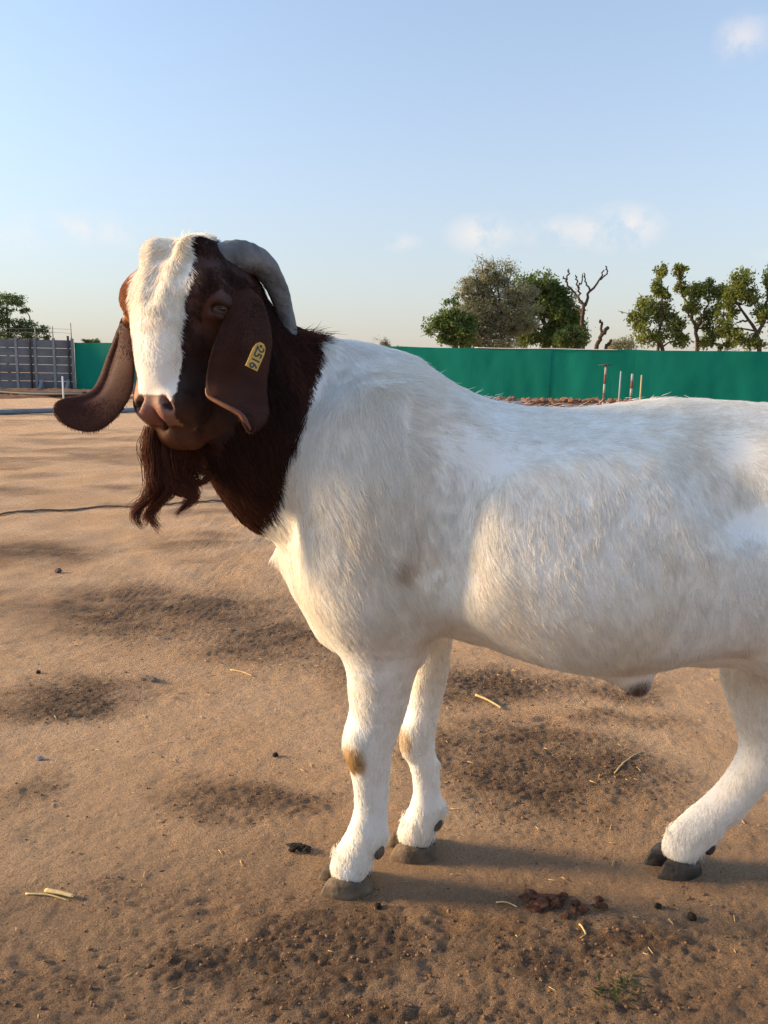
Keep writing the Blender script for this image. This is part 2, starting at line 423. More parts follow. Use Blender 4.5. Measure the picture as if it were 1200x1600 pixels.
soil_m = noise_mat('brown_soil', (.16, .085, .05), (.26, .145, .085), 3, .95, .8, 12, spec=.1)
bank('earth_bank', -19, -5.2, 29.8, 1.3, .16, 400, soil_m)
bank('earth_bank', -17, -4.2, 23.5, 1.0, .10, 404, soil_m)
bank('earth_bank', 2.5, 9.5, 23.6, .9, .20, 408, noise_mat('red_soil', (.24, .13, .075), (.36, .21, .13), 3, .95, .8, 12, spec=.1))
clod_m = noise_mat('red_clod', (.20, .105, .065), (.33, .19, .12), 9, .95, .6, 30, spec=.1)


def lump(c, r, seed, sub=2, squash=.7, jag=.35):
    V, Fq = ico((0, 0, 0), (1, 1, 1), np.eye(3), sub)
    n_ = 1 + jag * fbm(V[:, 0] * 1.7 + seed, V[:, 1] * 1.7, V[:, 2] * 1.7 + seed, 2, seed)
    V = V * n_[:, None] * np.asarray(r) * np.array([1, 1, squash]); return V + np.asarray(c), Fq


def ico(center, rad, axes, sub=3):
    import bmesh
    bm = bmesh.new(); bmesh.ops.create_icosphere(bm, subdivisions=sub, radius=1)
    V = np.array([v.co[:] for v in bm.verts]); Fc = [tuple(v.index for v in f.verts) for f in bm.faces]; bm.free()
    return np.asarray(center) + (V * np.asarray(rad)) @ np.asarray(axes), Fc


lumps = []
for k in range(150):
    x_ = RNG.uniform(3.0, 9.0); y_ = 23.3 + RNG.normal(0, .4); rr_ = RNG.uniform(.03, .11)
    lumps.append(lump((x_, y_, .17 - .1 * abs(y_ - 23.4) + rr_ * .4), (rr_ * RNG.uniform(.8, 1.5), rr_, rr_), k, 1))
tag(mesh_obj('rubble', *merge(lumps), clod_m, None, False), 'low heap of reddish earth clods at the foot of the green net', 'rubble', kind='stuff')


# stakes standing in the yard before the net
def stake(u, vtop, Y, rad, label, bands=None, cap=False, color=(.5, .48, .45)):
    tp_ = at(u, vtop, Y); e = empty('stake', (tp_[0], Y, 0)); tag(e, label, 'stake', 'stakes standing in front of the green net' if u > 600 else None)
    H = tp_[2]; lean = RNG.normal(0, .012)
    n_ = bands or 1; cols_ = [mat('stake_paint', color, .7), mat('stake_red', (.17, .07, .055), .7)]
    for k in range(n_):
        z0, z1 = H * k / n_, H * (k + 1) / n_
        V, Fq = tube([(lean * z0, 0, z0 - (.05 if k == 0 else 0)), (lean * z1, 0, z1)], rad, 8); mesh_obj('shaft', V, Fq, cols_[k % 2], e)
    if cap:
        V, Fq = tube([(lean * H, 0, H), (lean * H, 0, H + .012), (lean * H, 0, H + .03)], [.19, .20, .03], 12); mesh_obj('cap', V, Fq, drk, e)


stake(946, 571, 20, .028, 'red and white banded stake with flat cap before the green net', 5, True, (.36, .34, .33))
stake(970, 580, 20.5, .022, 'thin pale grey stake next to the red and white banded one', None, False, (.30, .33, .36))
stake(988, 584, 20.8, .034, 'short red and grey stake between two thin plain ones', 5, False, (.32, .32, .34))
stake(1003, 586, 20.3, .020, 'thin bare wooden stake farthest right of the stakes', None, False, (.48, .36, .22))
stake(97, 588, 17, .018, 'thin white stake before the concrete wall, above the ear', None, False, (.75, .75, .75))

# pipes and hoses on the ground
pA, pB = gat(-160, 650), gat(480, 640)
V, Fq = tube(spline([(pA[0] + (pB[0] - pA[0]) * s, pA[1] + (pB[1] - pA[1]) * s + .05 * math.sin(s * 9), .05 + .012 * math.sin(s * 23)) for s in np.linspace(0, 1, 12)], 50), .05, 10)
tag(mesh_obj('water_pipe', V, Fq, noise_mat('blue_grey_pipe', (.13, .17, .21), (.20, .24, .28), 5, .6)), 'long blue grey water pipe lying across the yard behind the goat', 'pipe')
pA, pB = gat(-120, 616), gat(140, 624)
V, Fq = tube(spline([(pA[0] + (pB[0] - pA[0]) * s, pA[1] + (pB[1] - pA[1]) * s + .2 * math.sin(s * 5), .14 + .03 * math.sin(s * 7)) for s in np.linspace(0, 1, 10)], 50), .07, 8)
tag(mesh_obj('black_hose', V, Fq, mat('black_rubber', (.02, .02, .022), .6)), 'black hose lying on the earth bank before the concrete wall', 'hose')
rp = [gat(u, v, .005) for u, v in [(-80, 812), (0, 803), (60, 797), (120, 791), (165, 787), (230, 788), (300, 784), (355, 780), (430, 776)]]
rp = spline(rp, 90); rz = ground_h(rp[:, 0], rp[:, 1]) + .006; rp[:, 2] = rz
V, Fq = tube(rp, .0055, 8)
tag(mesh_obj('ground_rope', V, Fq, noise_mat('grey_rope', (.13, .09, .06), (.22, .16, .11), 60, .9)), 'thin brown rope lying across the sand behind the beard', 'rope')

# ------------------------------------------------------------------ trees beyond the net
bark = noise_mat('bark', (.055, .042, .033), (.11, .085, .065), 12, .95, .8, 30, spec=.1)


def leaf_mat(name, c1, c2):
    m = noise_mat(name, c1, c2, 1.3, .6, spec=.25, lo=.3, hi=.7); b = m.node_tree.nodes['Principled BSDF']; tr_ = m.node_tree.nodes.new('ShaderNodeBsdfTranslucent')
    src = b.inputs['Base Color'].links[0].from_socket; m.node_tree.links.new(src, tr_.inputs['Color'])
    ms = m.node_tree.nodes.new('ShaderNodeMixShader'); ms.inputs[0].default_value = .45
    m.node_tree.links.new(b.outputs[0], ms.inputs[1]); m.node_tree.links.new(tr_.outputs[0], ms.inputs[2])
    m.node_tree.links.new(ms.outputs[0], m.node_tree.nodes['Material Output'].inputs['Surface']); return m


LG = leaf_mat('leaf_green', (.11, .165, .045), (.17, .235, .07)); LY = leaf_mat('leaf_olive', (.125, .165, .035), (.21, .245, .06))
LGREY = leaf_mat('leaf_grey_green', (.26, .27, .155), (.34, .34, .21)); LD = leaf_mat('leaf_deep', (.08, .125, .04), (.12, .175, .055))


def make_tree(name, label, Y, stems, clumps, leaf_m, leaf=.13, group='trees beyond the green net', twig=True, seed=1, aspect=2.2):
    rg = np.random.default_rng(seed)
    b0 = at(*stems[0][0][0], Y); base_pt = np.array([b0[0], Y, 0.0]); root = empty(name, tuple(base_pt)); tag(root, label, 'tree', group)
    parts_ = []; allp = []
    for px, r0, r1 in stems:
        pts = [at(u, v, Y + .25 * math.sin(k * 2 + seed)) - base_pt for k, (u, v) in enumerate(px)]
        if px[0][1] > 538: pts = [np.array([pts[0][0], pts[0][1], -.1])] + pts
        P = spline(pts, 14); P[1:-1] += rg.normal(0, .04, (12, 3)); parts_.append(tube(P, np.linspace(r0, r1, 14), 8)); allp.append(P)
    allp = np.vstack(allp)
    LV = []; LQ = []
    clumps = [(u, v, ru * 1.12, rv * 1.12, int(n_ * 3.0)) for u, v, ru, rv, n_ in clumps]
    for (u, v, ru, rv, n_) in clumps:
        c = at(u, v, Y) - base_pt; pxm = Y / F_PX; rx, rz = ru * pxm, rv * pxm; ry = max(rx, rz) * .9
        c[1] += rg.normal(0, .3 * ry)
        if twig:
            low = allp[allp[:, 2] < c[2] + .3 * rz]; low = low if len(low) else allp
            j = low[np.argmin(np.linalg.norm(low - c, axis=1))]
            if np.linalg.norm(j - c) > .2:
                mid = (j + c) / 2 + rg.normal(0, .12, 3); parts_.append(tube(spline([j, mid, c], 7), np.linspace(.05, .02, 7), 5))
            for _ in range(int(3 + n_ / 160)):
                e_ = c + rg.normal(0, .55, 3) * np.array([rx, ry, rz]); parts_.append(tube(spline([c - [0, 0, .4 * rz], (c + e_) / 2 + rg.normal(0, .1, 3), e_], 5), np.linspace(.025, .008, 5), 4))
        ns_ = max(4, n_ // 40); sub = rg.normal(0, 1, (ns_, 3)); sub /= np.linalg.norm(sub, axis=1)[:, None]; sub *= rg.uniform(.2, 1.0, ns_)[:, None] ** .5
        pick = rg.integers(0, ns_, n_)
        pos = c + (sub[pick] + rg.normal(0, .24, (n_, 3))) * np.array([rx, ry, rz])
        d1 = rg.normal(0, 1, (n_, 3)); d1[:, 2] -= .4; d1 /= np.linalg.norm(d1, axis=1)[:, None]
        d2 = np.cross(d1, rg.normal(0, 1, (n_, 3))); d2 /= np.linalg.norm(d2, axis=1)[:, None] + 1e-9
        l_ = leaf * rg.uniform(.6, 1.3, n_)[:, None]
        q = np.stack([pos - d2 * l_ / aspect * .5, pos + d1 * l_ * .5 - d2 * 0, pos + d2 * l_ / aspect * .5, pos - d1 * l_ * .5], 1)
        LV.append(q.reshape(-1, 3))
    mesh_obj('trunk', *merge(parts_), bark, root)
    if LV:
        LV = np.vstack(LV); mesh_obj('crown', LV, np.arange(len(LV)).reshape(-1, 4), leaf_m, root, False)
    return root


rg = np.random.default_rng(5)
def blob(u, v, ru, rv, n_cl, r, nl):
    out = []
    for _ in range(n_cl):
        a = rg.uniform(0, 2 * np.pi); q = rg.uniform(0, 1) ** .5; s = rg.uniform(.65, 1.3)
        out.append((u + ru * q * math.cos(a), v + rv * q * math.sin(a), r * s, r * s * rg.uniform(.6, .9), int(nl * s)))
    return out


make_tree('leafy_tree', 'dense mid green tree behind the grey feathery one, beside the dead tree', 46, [([(850, 548), (852, 510), (850, 470)], .16, .06), ([(852, 515), (880, 490), (890, 465)], .08, .03), ([(850, 505), (830, 470)], .08, .03)],
          blob(850, 492, 46, 52, 34, 15, 230) + blob(880, 525, 30, 20, 8, 13, 170) + [(846, 440, 20, 11, 180), (880, 470, 16, 18, 170), (815, 445, 18, 14, 180)], LG, .20, seed=2)
make_tree('feathery_tree', 'wide grey green feathery tree with wispy bare top twigs', 43, [([(785, 548), (783, 510), (778, 450), (772, 415)], .14, .02), ([(784, 520), (755, 470), (740, 430)], .08, .015), ([(784, 515), (812, 460), (820, 430)], .08, .015), ([(782, 500), (765, 440), (757, 418)], .05, .01), ([(783, 500), (795, 440), (800, 412)], .05, .01)],
          blob(772, 482, 60, 62, 64, 14, 150) + blob(745, 500, 50, 40, 34, 13, 150) + [(770, 415, 20, 12, 60), (795, 420, 18, 12, 60), (745, 432, 16, 10, 60)], LGREY, .15, seed=3, aspect=3.5)
make_tree('bushy_tree', 'bright green bushy tree at the left edge of the feathery tree', 41, [([(712, 548), (712, 520), (705, 495)], .08, .03)],
          blob(708, 512, 34, 28, 24, 12, 190) + [(682, 506, 8, 6, 40), (705, 470, 12, 8, 70), (672, 520, 5, 4, 20)], LG, .17, seed=4)
make_tree('low_bush', 'low green bush in front of the dead tree', 42, [([(900, 548), (900, 530)], .05, .02)], blob(895, 528, 30, 14, 12, 10, 130), LG, .15, seed=5)
make_tree('dead_tree', 'bare dead tree with lopped forked branches', 44, [([(910, 548), (909, 510), (913, 482), (908, 470)], 0.150, 0.081), ([(909, 474), (896, 458), (884, 440), (880, 432)], 0.075, 0.037), ([(884, 440), (888, 428), (889, 420)], 0.053, 0.028), ([(908, 472), (903, 445), (899, 430)], 0.068, 0.031), ([(903, 450), (909, 440), (910, 428)], 0.045, 0.025),
          ([(914, 478), (922, 455), (935, 440), (944, 422)], 0.083, 0.037), ([(922, 455), (914, 438), (912, 426)], 0.053, 0.025), ([(938, 437), (948, 428), (946, 416)], 0.045, 0.031), ([(913, 490), (897, 478), (886, 468)], 0.068, 0.019)], [], LG, twig=False, seed=6)
make_tree('dead_stump_tree', 'short crooked dead trunk next to the forked dead tree', 43.5, [([(932, 548), (938, 528), (946, 516), (950, 512)], .13, .10), ([(940, 524), (941, 508), (938, 500)], .08, .06), ([(946, 548), (952, 538), (955, 532)], .09, .08)], [], LG, twig=False, seed=7)
make_tree('pollarded_tree', 'pollarded olive leaved tree nearest the dead tree', 38, [([(1035, 548), (1022, 530), (1010, 515)], .12, .06), ([(1030, 540), (1032, 500), (1034, 460), (1033, 425)], .09, .03), ([(1032, 505), (1045, 490), (1060, 515)], .06, .03)],
          [(1033, 424, 7, 10, 150), (1031, 448, 10, 10, 200), (1036, 462, 9, 8, 130), (1012, 480, 16, 14, 300), (1000, 500, 15, 14, 280), (1040, 490, 15, 15, 300), (1055, 510, 14, 14, 260), (1008, 525, 16, 12, 230), (1060, 532, 12, 12, 200), (1032, 525, 12, 12, 120), (990, 492, 6, 6, 70)], LY, .165, 'pollarded trees', seed=8)
make_tree('pollarded_tree', 'pollarded olive leaved tree with a single tall shoot, middle of the three', 38.5, [([(1089, 548), (1088, 520), (1080, 490), (1066, 455), (1060, 430)], .12, .03), ([(1088, 518), (1100, 490), (1108, 460)], .08, .03), ([(1082, 500), (1070, 480)], .05, .03)],
          [(1060, 425, 8, 10, 170), (1065, 447, 8, 8, 110), (1083, 455, 15, 14, 300), (1098, 448, 14, 11, 250), (1116, 462, 14, 13, 260), (1080, 480, 13, 12, 210), (1112, 490, 13, 14, 230), (1118, 515, 13, 13, 200), (1105, 533, 13, 12, 190), (1128, 540, 12, 8, 120), (1100, 505, 10, 10, 100)], LY, .165, 'pollarded trees', seed=9)
make_tree('pollarded_tree', 'pollarded yellow green tree at the right edge of the picture', 37, [([(1186, 548), (1184, 520), (1165, 495), (1148, 470)], .13, .04), ([(1185, 520), (1196, 490), (1200, 440)], .09, .04), ([(1170, 500), (1150, 505)], .05, .03)],
          [(1160, 440, 17, 14, 340), (1148, 462, 14, 13, 260), (1170, 462, 13, 12, 220), (1140, 485, 13, 13, 230), (1190, 490, 14, 13, 230), (1135, 512, 14, 13, 220), (1150, 530, 14, 12, 200), (1180, 535, 14, 10, 180), (1200, 435, 10, 16, 240), (1204, 465, 10, 12, 180), (1215, 500, 16, 18, 300), (1230, 450, 18, 18, 300)], LY, .165, 'pollarded trees', seed=10)
make_tree('layered_tree', 'tree with layered drooping foliage behind the concrete wall', 44, [([(12, 548), (12, 510), (13, 480), (10, 462)], .10, .03), ([(12, 520), (40, 512), (60, 516)], .05, .02), ([(12, 500), (-20, 490)], .05, .02)],
          [(12, 466, 18, 7, 260), (30, 474, 13, 5, 160), (38, 484, 7, 5, 70), (5, 482, 14, 7, 190), (0, 500, 16, 8, 200), (25, 508, 16, 8, 220), (45, 512, 14, 8, 200), (62, 514, 14, 6, 170), (72, 526, 8, 5, 80), (20, 524, 20, 8, 200), (50, 526, 16, 7, 170), (-20, 490, 26, 20, 500), (-10, 520, 30, 14, 400)], LD, .16, None, seed=11, aspect=3)
make_tree('small_bush', 'small round bush peeping over the green net near the drooping ear', 48, [([(145, 548), (145, 540)], .04, .02)], blob(145, 536, 10, 5, 6, 7, 90), LG, .13, None, seed=12)
make_tree('far_bush', 'faint pale bush on the skyline above the goat withers', 80, [([(595, 548), (595, 538)], .06, .02)], blob(597, 540, 13, 6, 6, 8, 60), leaf_mat('leaf_hazed', (.20, .19, .15), (.27, .25, .20)), .2, None, seed=13, aspect=4)  # pale leaf colour carries the distance haze on this bush
make_tree('far_bush', 'pale grey low bush between dead tree and pollarded tree', 70, [([(972, 548), (972, 540)], .06, .02)], blob(970, 541, 24, 7, 10, 9, 90), LGREY, .2, None, seed=14, aspect=3)

# ------------------------------------------------------------------ goat: one body surface from a distance field
def ymid(x): return 1.135 - .10 * (x + .05)


def axis_grid(segs):
    out = []
    for a, b_, st in segs:
        n = max(1, int(round((b_ - a) / st))); out += list(np.linspace(a, b_, n, endpoint=False))
    out.append(segs[-1][1]); return np.array(out, np.float32)


HX = axis_grid([(-.40, -.16, .0027), (-.16, .70, .005), (.70, .98, .008)])
HY = axis_grid([(.78, .89, .005), (.89, 1.10, .003), (1.10, 1.40, .005)])
HZ = axis_grid([(.0, .66, .005), (.66, 1.0, .0027)])
FIELD = np.full((len(HX), len(HY), len(HZ)), 1.0, np.float32)


def smin(a, b_, k):
    h = np.maximum(k - np.abs(a - b_), 0) / k; return np.minimum(a, b_) - h * h * k * .25


def smax(a, b_, k):
    h = np.maximum(k - np.abs(a - b_), 0) / k; return np.maximum(a, b_) + h * h * k * .25


def apply_sdf(lo, hi, fn, k=.03, sub=False):
    i0, i1 = np.searchsorted(HX, lo[0]), np.searchsorted(HX, hi[0])
    j0, j1 = np.searchsorted(HY, lo[1]), np.searchsorted(HY, hi[1])
    k0, k1 = np.searchsorted(HZ, lo[2]), np.searchsorted(HZ, hi[2])
    if i1 <= i0 or j1 <= j0 or k1 <= k0: return
    x = HX[i0:i1][:, None, None]; y = HY[j0:j1][None, :, None]; z = HZ[k0:k1][None, None, :]
    d = fn(x, y, z).astype(np.float32); s = FIELD[i0:i1, j0:j1, k0:k1]
    FIELD[i0:i1, j0:j1, k0:k1] = smax(s, -d, k) if sub else smin(s, d, k)


def cone(p0, r0, p1, r1, k=.03, sy=1.0, sub=False):
    p0 = np.asarray(p0, float); p1 = np.asarray(p1, float); m = max(r0, r1) * max(1, sy) + k + .012
    lo = np.minimum(p0, p1) - m; hi = np.maximum(p0, p1) + m
    e = p1 - p0; ee = float(e @ e) + 1e-12

    def fn(x, y, z):
        dx, dy, dz = x - p0[0], y - p0[1], z - p0[2]
        t_ = np.clip((dx * e[0] + dy * e[1] + dz * e[2]) / ee, 0, 1)
        return np.sqrt((dx - t_ * e[0]) ** 2 + ((dy - t_ * e[1]) / sy) ** 2 + (dz - t_ * e[2]) ** 2) - (r0 + t_ * (r1 - r0))
    apply_sdf(lo, hi, fn, k, sub)


def chain(pts, k=.03, sy=1.0):
    for i_, ((a, ra), (b_, rb)) in enumerate(zip(pts[:-1], pts[1:])): cone(a, ra, b_, rb, k if i_ < 2 else .013, sy)


def ellip(c, axes, rad, k=.02, sub=False):
    c = np.asarray(c, float); A = np.asarray(axes, float); rad = np.asarray(rad, float)
    m = rad.max() + k + .01

    def fn(x, y, z):
        dx, dy, dz = x - c[0], y - c[1], z - c[2]
        q = [(dx * a[0] + dy * a[1] + dz * a[2]) / r for a, r in zip(A, rad)]
        k0 = np.sqrt(q[0] ** 2 + q[1] ** 2 + q[2] ** 2) + 1e-6
        k1 = np.sqrt((q[0] / rad[0]) ** 2 + (q[1] / rad[1]) ** 2 + (q[2] / rad[2]) ** 2) + 1e-6
        return k0 * (k0 - 1) / k1
    apply_sdf(c - m, c + m, fn, k, sub)


I3 = np.eye(3)
# --- trunk: profile (u, top, bottom, half width)
PROF = [(468, 830, 905, .04), (482, 770, 935, .075), (500, 690, 968, .105), (525, 585, 1000, .13), (560, 566, 1010, .148), (600, 575, 1006, .158), (640, 590, 1000, .164),
        (700, 611, 1000, .172), (760, 624, 1014, .183), (820, 636, 1036, .194), (880, 640, 1050, .202), (950, 634, 1056, .206),
        (1040, 622, 1046, .206), (1100, 624, 1028, .200), (1160, 628, 1010, .194), (1240, 634, 1000, .188), (1350, 655, 985, .165),
        (1440, 695, 945, .12), (1490, 765, 890, .06)]
tx, tt, tb, tw = [], [], [], []
for u, vt, vb, hw in PROF:
    x0 = at(u, 800, 1.1)[0]; ym = ymid(x0)
    pt = at(u, vt, ym); pb = at(u, vb, ym - .28 * hw)
    tx.append(pt[0]); tt.append(pt[2]); tb.append(pb[2]); tw.append(hw)
tx = np.array(tx)


def trunk(x, y, z):
    X = np.asarray(x, float).ravel()
    fi = np.linspace(tx[0], tx[-1], 400)
    def sm(v):
        a = np.interp(fi, tx, v); ker = np.hanning(25); ker /= ker.sum()
        return np.interp(X, fi, np.convolve(np.pad(a, 12, mode='edge'), ker, 'valid')).reshape(x.shape)
    top, bot, hw = sm(tt), sm(tb), sm(tw)
    zc = bot + (top - bot) * .44
    dy = y - ymid(x); dz = z - zc
    a = np.where(dz > 0, top - zc, zc - bot)
    # squarer near the loin, rounder under the belly
    p = np.where(dz > 0, 2.15, 2.0)
    qy = np.abs(dy / hw) + 1e-6; qz = np.abs(dz / a) + 1e-6
    q = (qy ** p + qz ** p) ** (1 / p)
    g = np.sqrt((qy / hw) ** 2 + (qz / a) ** 2) / q
    d = (q - 1) / g
    over = np.maximum(np.maximum(tx[0] - x, x - tx[-1]), 0)
    return d + over * 1.2


apply_sdf((tx[0] - .05, .78, .2), (tx[-1] + .05, 1.4, 1.0), trunk, .01)
# --- neck and brisket
N0, N1, N2 = at(580, 720, 1.12), at(462, 680, 1.115), at(388, 596, 1.105)
cone(N0, .145, N1, .112, .06, .82); cone(N1, .112, N2, .082, .05, .80)
cone(at(432, 762, 1.10), .064, at(378, 690, 1.07), .055, .05, .8)
cone(at(500, 590, 1.12), .045, at(585, 628, 1.13), .05, .07, .9)
cone(at(522, 890, 1.115), .052, at(540, 950, 1.12), .055, .06, 1.2)
cone(at(488, 800, 1.10), .045, at(520, 890, 1.115), .045, .05, 1.0)
# --- shoulders, haunches, folds
ellip(at(590, 800, .995), I3, (.085, .04, .15), .08)
ellip(at(630, 740, 1.02), I3, (.09, .045, .08), .09)
ellip(at(575, 905, 1.015), I3, (.075, .05, .085), .06)
ellip(at(590, 850, 1.25), I3, (.085, .045, .16), .08)
ellip(at(1310, 860, .94), I3, (.15, .05, .15), .08)
ellip(at(1310, 860, 1.20), I3, (.15, .05, .15), .08)
ellip(at(930, 880, .945), I3, (.17, .05, .125), .08)                          # belly barrel
cone(at(705, 690, .935), .013, at(690, 890, .922), .012, .08, 1.0, True)     # behind the shoulder blade
cone(at(1130, 735, .90), .02, at(1165, 800, .895), .02, .06, 1.0, True)       # hollow of the flank
# --- legs
def leg(pts, k=.02, sy=.92):
    C = spline([[*at(u, v, Y), r] for u, v, Y, r in pts], 34)
    m = C[:, 3].max() + k + .012; lo, hi = C[:, :3].min(0) - m, C[:, :3].max(0) + m

    def fn(x, y, z):
        best = None
        for q0, q1 in zip(C[:-1], C[1:]):
            e = q1[:3] - q0[:3]; dx, dy, dz = x - q0[0], y - q0[1], z - q0[2]
            t_ = np.clip((dx * e[0] + dy * e[1] + dz * e[2]) / (e @ e), 0, 1)
            d = np.sqrt((dx - t_ * e[0]) ** 2 + ((dy - t_ * e[1]) / sy) ** 2 + (dz - t_ * e[2]) ** 2) - (q0[3] + t_ * (q1[3] - q0[3]))
            best = d if best is None else np.minimum(best, d)
        return best
    apply_sdf(lo, hi, fn, k)


leg([(605, 930, 1.03, .066), (598, 1000, 1.04, .056), (595, 1050, 1.05, .049), (590, 1105, 1.062, .041), (579, 1150, 1.07, .0370), (577, 1185, 1.075, .0325),
     (577, 1222, 1.08, .0255), (577, 1262, 1.087, .0235), (571, 1298, 1.094, .0270), (562, 1320, 1.099, .0290), (552, 1340, 1.103, .0310), (547, 1352, 1.104, .0315)], .03, .9)
leg([(660, 930, 1.22, .058), (672, 1000, 1.207, .037), (668, 1060, 1.2, .032), (661, 1110, 1.195, .027), (653, 1150, 1.19, .0285), (657, 1178, 1.19, .0250),
     (662, 1210, 1.19, .0210), (664, 1238, 1.191, .0210), (663, 1262, 1.192, .0255), (657, 1282, 1.193, .0285), (650, 1300, 1.194, .0310)], .03, .9)
leg([(1260, 880, 1.14, .11), (1225, 980, 1.14, .085), (1180, 1045, 1.14, .052), (1187, 1105, 1.142, .042), (1196, 1155, 1.145, .040), (1184, 1192, 1.148, .0345),
     (1152, 1234, 1.152, .0300), (1120, 1266, 1.156, .0295), (1094, 1290, 1.159, .0315), (1074, 1310, 1.161, .0315), (1064, 1323, 1.162, .0310)], .03, .9)
leg([(1280, 880, .975, .11), (1246, 955, .965, .084), (1295, 1060, .985, .055), (1340, 1150, .985, .042), (1345, 1240, .985, .03), (1335, 1330, .985, .033), (1318, 1375, .985, .034)], .03, .9)
# knee caps, tendons, fetlock heels
ellip(at(558, 1165, 1.055), I3, (.016, .022, .032), .02); ellip(at(640, 1158, 1.178), I3, (.013, .019, .027), .02)
cone(at(598, 1195, 1.08), .009, at(597, 1285, 1.092), .009, .012); cone(at(680, 1190, 1.19), .008, at(683, 1250, 1.192), .008, .012)
cone(at(594, 1302, 1.095), .015, at(591, 1322, 1.098), .012, .012); cone(at(687, 1262, 1.192), .015, at(683, 1282, 1.193), .012, .012)
cone(at(1214, 1185, 1.148), .012, at(1150, 1278, 1.156), .010, .012); cone(at(1116, 1298, 1.159), .016, at(1106, 1318, 1.16), .012, .012)
# elbow tuft and armpit
cone(at(655, 965, 1.02), .03, at(640, 1000, 1.035), .022, .04)
cone(at(690, 1010, 1.04), .012, at(672, 975, 1.02), .016, .03, 1.0, True)
# flank fold towards the stifle
cone(at(1110, 1000, 1.0), .022, at(1230, 965, .97), .05, .05)
# sheath
cone(at(945, 1022, 1.0), .02, at(978, 1040, 1.0), .023, .03)
cone(at(985, 1040, 1.0), .022, at(994, 1062, .995), .0205, .012)
# tail
cone(at(1490, 720, 1.03), .03, at(1540, 760, 1.02), .018, .03)
# --- head in its own frame (a: goat's left, b: out of the forehead, c: poll to nose)
TH, BE, RO = R(24), R(14), R(1.5)
g_ = np.array([-math.sin(TH), -math.cos(TH), 0]); zz = np.array([0, 0, 1.0])
hc0 = -zz * math.cos(BE) + g_ * math.sin(BE); HB = g_ * math.cos(BE) + zz * math.sin(BE); ha0 = np.array([math.cos(TH), -math.sin(TH), 0])
HC = hc0 * math.cos(RO) + ha0 * math.sin(RO); HA = ha0 * math.cos(RO) - hc0 * math.sin(RO)
HO = at(293, 388, 1.03); CS = .94


def hp(a, b_, c): return HO + HA * a + HB * b_ + HC * c * CS


def tohead(P):
    d = np.asarray(P) - HO; return d @ HA, d @ HB, d @ HC / CS


HAX = np.stack([HA, HB, HC])
hcs = np.array([-.025, -.01, .01, .04, .08, .12, .16, .195, .22, .236, .248])
hdo = np.array([-.03, .008, .030, .046, .052, .050, .043, .034, .026, .012, -.012])
hve = np.array([-.045, -.085, -.10, -.112, -.112, -.100, -.084, -.070, -.062, -.054, -.034])
hwi = np.array([.012, .042, .053, .070, .073, .061, .0445, .0365, .0355, .031, .012])


def headfn(x, y, z):
    x, y, z = np.asarray(x, float), np.asarray(y, float), np.asarray(z, float)
    dx, dy, dz = x - HO[0], y - HO[1], z - HO[2]
    a = dx * HA[0] + dy * HA[1] + dz * HA[2]; b_ = dx * HB[0] + dy * HB[1] + dz * HB[2]; c = (dx * HC[0] + dy * HC[1] + dz * HC[2]) / CS
    ci = np.linspace(hcs[0], hcs[-1], 300); ker = np.hanning(25); ker /= ker.sum()
    def sm(v): return np.interp(c, ci, np.convolve(np.pad(np.interp(ci, hcs, v), 12, mode='edge'), ker, 'valid'))
    bd, bv, w = sm(hdo), sm(hve), sm(hwi)
    bc = bd - (bd - bv) * .45; db = b_ - bc; h = np.where(db > 0, bd - bc, bc - bv)
    # narrower towards the jaw
    w = w * (1 - .22 * np.clip(-db / np.maximum(h, .01), 0, 1))
    p = 2.35
    qa = np.abs(a / w) + 1e-6; qb = np.abs(db / h) + 1e-6
    q = (qa ** p + qb ** p) ** (1 / p); g = np.sqrt((qa / w) ** 2 + (qb / h) ** 2) / q
    over = np.maximum(np.maximum(hcs[0] - c, c - hcs[-1]), 0)
    return (q - 1) / g + over * 1.5


apply_sdf(HO - .3, HO + .3, headfn, .03)
cone(hp(0, -.065, .07), .066, N2, .080, .05)
for s in (-1, 1):
    ellip(hp(s * .054, .024, .074), HAX, (.020, .016, .026), .02)            # brow
    ellip(hp(s * .036, -.045, .12), HAX, (.030, .045, .055), .025)           # cheek
    ellip(hp(s * .016, .020, .222), HAX, (.018, .016, .020), .012)           # nostril wing
    ellip(hp(s * .0155, -.004, .234), HAX, (.0195, .022, .0145), .010)          # upper lip
    ellip(hp(s * .030, -.004, .205), HAX, (.012, .03, .03), .02)             # lip side
for s in (-1, 1): ellip(hp(s * .023, .004, .019), HAX, (.024, .036, .026), .012)
ellip(hp(0, .030, .125), HAX, (.036, .022, .07), .02)                        # roman nose
ellip(hp(0, -.022, .2545), HAX, (.027, .027, .0185), .010)                     # chin
ellip(hp(0, -.055, .225), HAX, (.026, .02, .04), .02)
for s in (-1, 1):
    nax = HAX.copy(); cs, sn = math.cos(.6), math.sin(.6)
    nax[0] = HAX[0] * cs + s * HAX[2] * -sn; nax[2] = HAX[2] * cs + s * HAX[0] * sn
    ellip(hp(s * .0215, .034, .224), nax, (.0045, .012, .011), .005, True)   # nostril
    ellip(hp(s * .0715, .012, .094), HAX, (.014, .014, .010), .006, True)    # eye socket
    ellip(hp(s * .0705, .010, .0845), HAX, (.0095, .020, .0075), .006)         # upper lid
    ellip(hp(s * .0685, .010, .1045), HAX, (.0085, .017, .006), .006)          # lower lid
ellip(hp(0, .012, .241), HAX, (.0022, .03, .011), .004, True)                # philtrum
for s in (-1, 1):
    cone(hp(0, .006, .2475), .0018, hp(s * .034, -.03, .236), .0018, .003, 1, True)  # mouth line
    cone(hp(0, -.004, .248), .0018, hp(s * .034, -.03, .237), .0018, .003, 1, True)
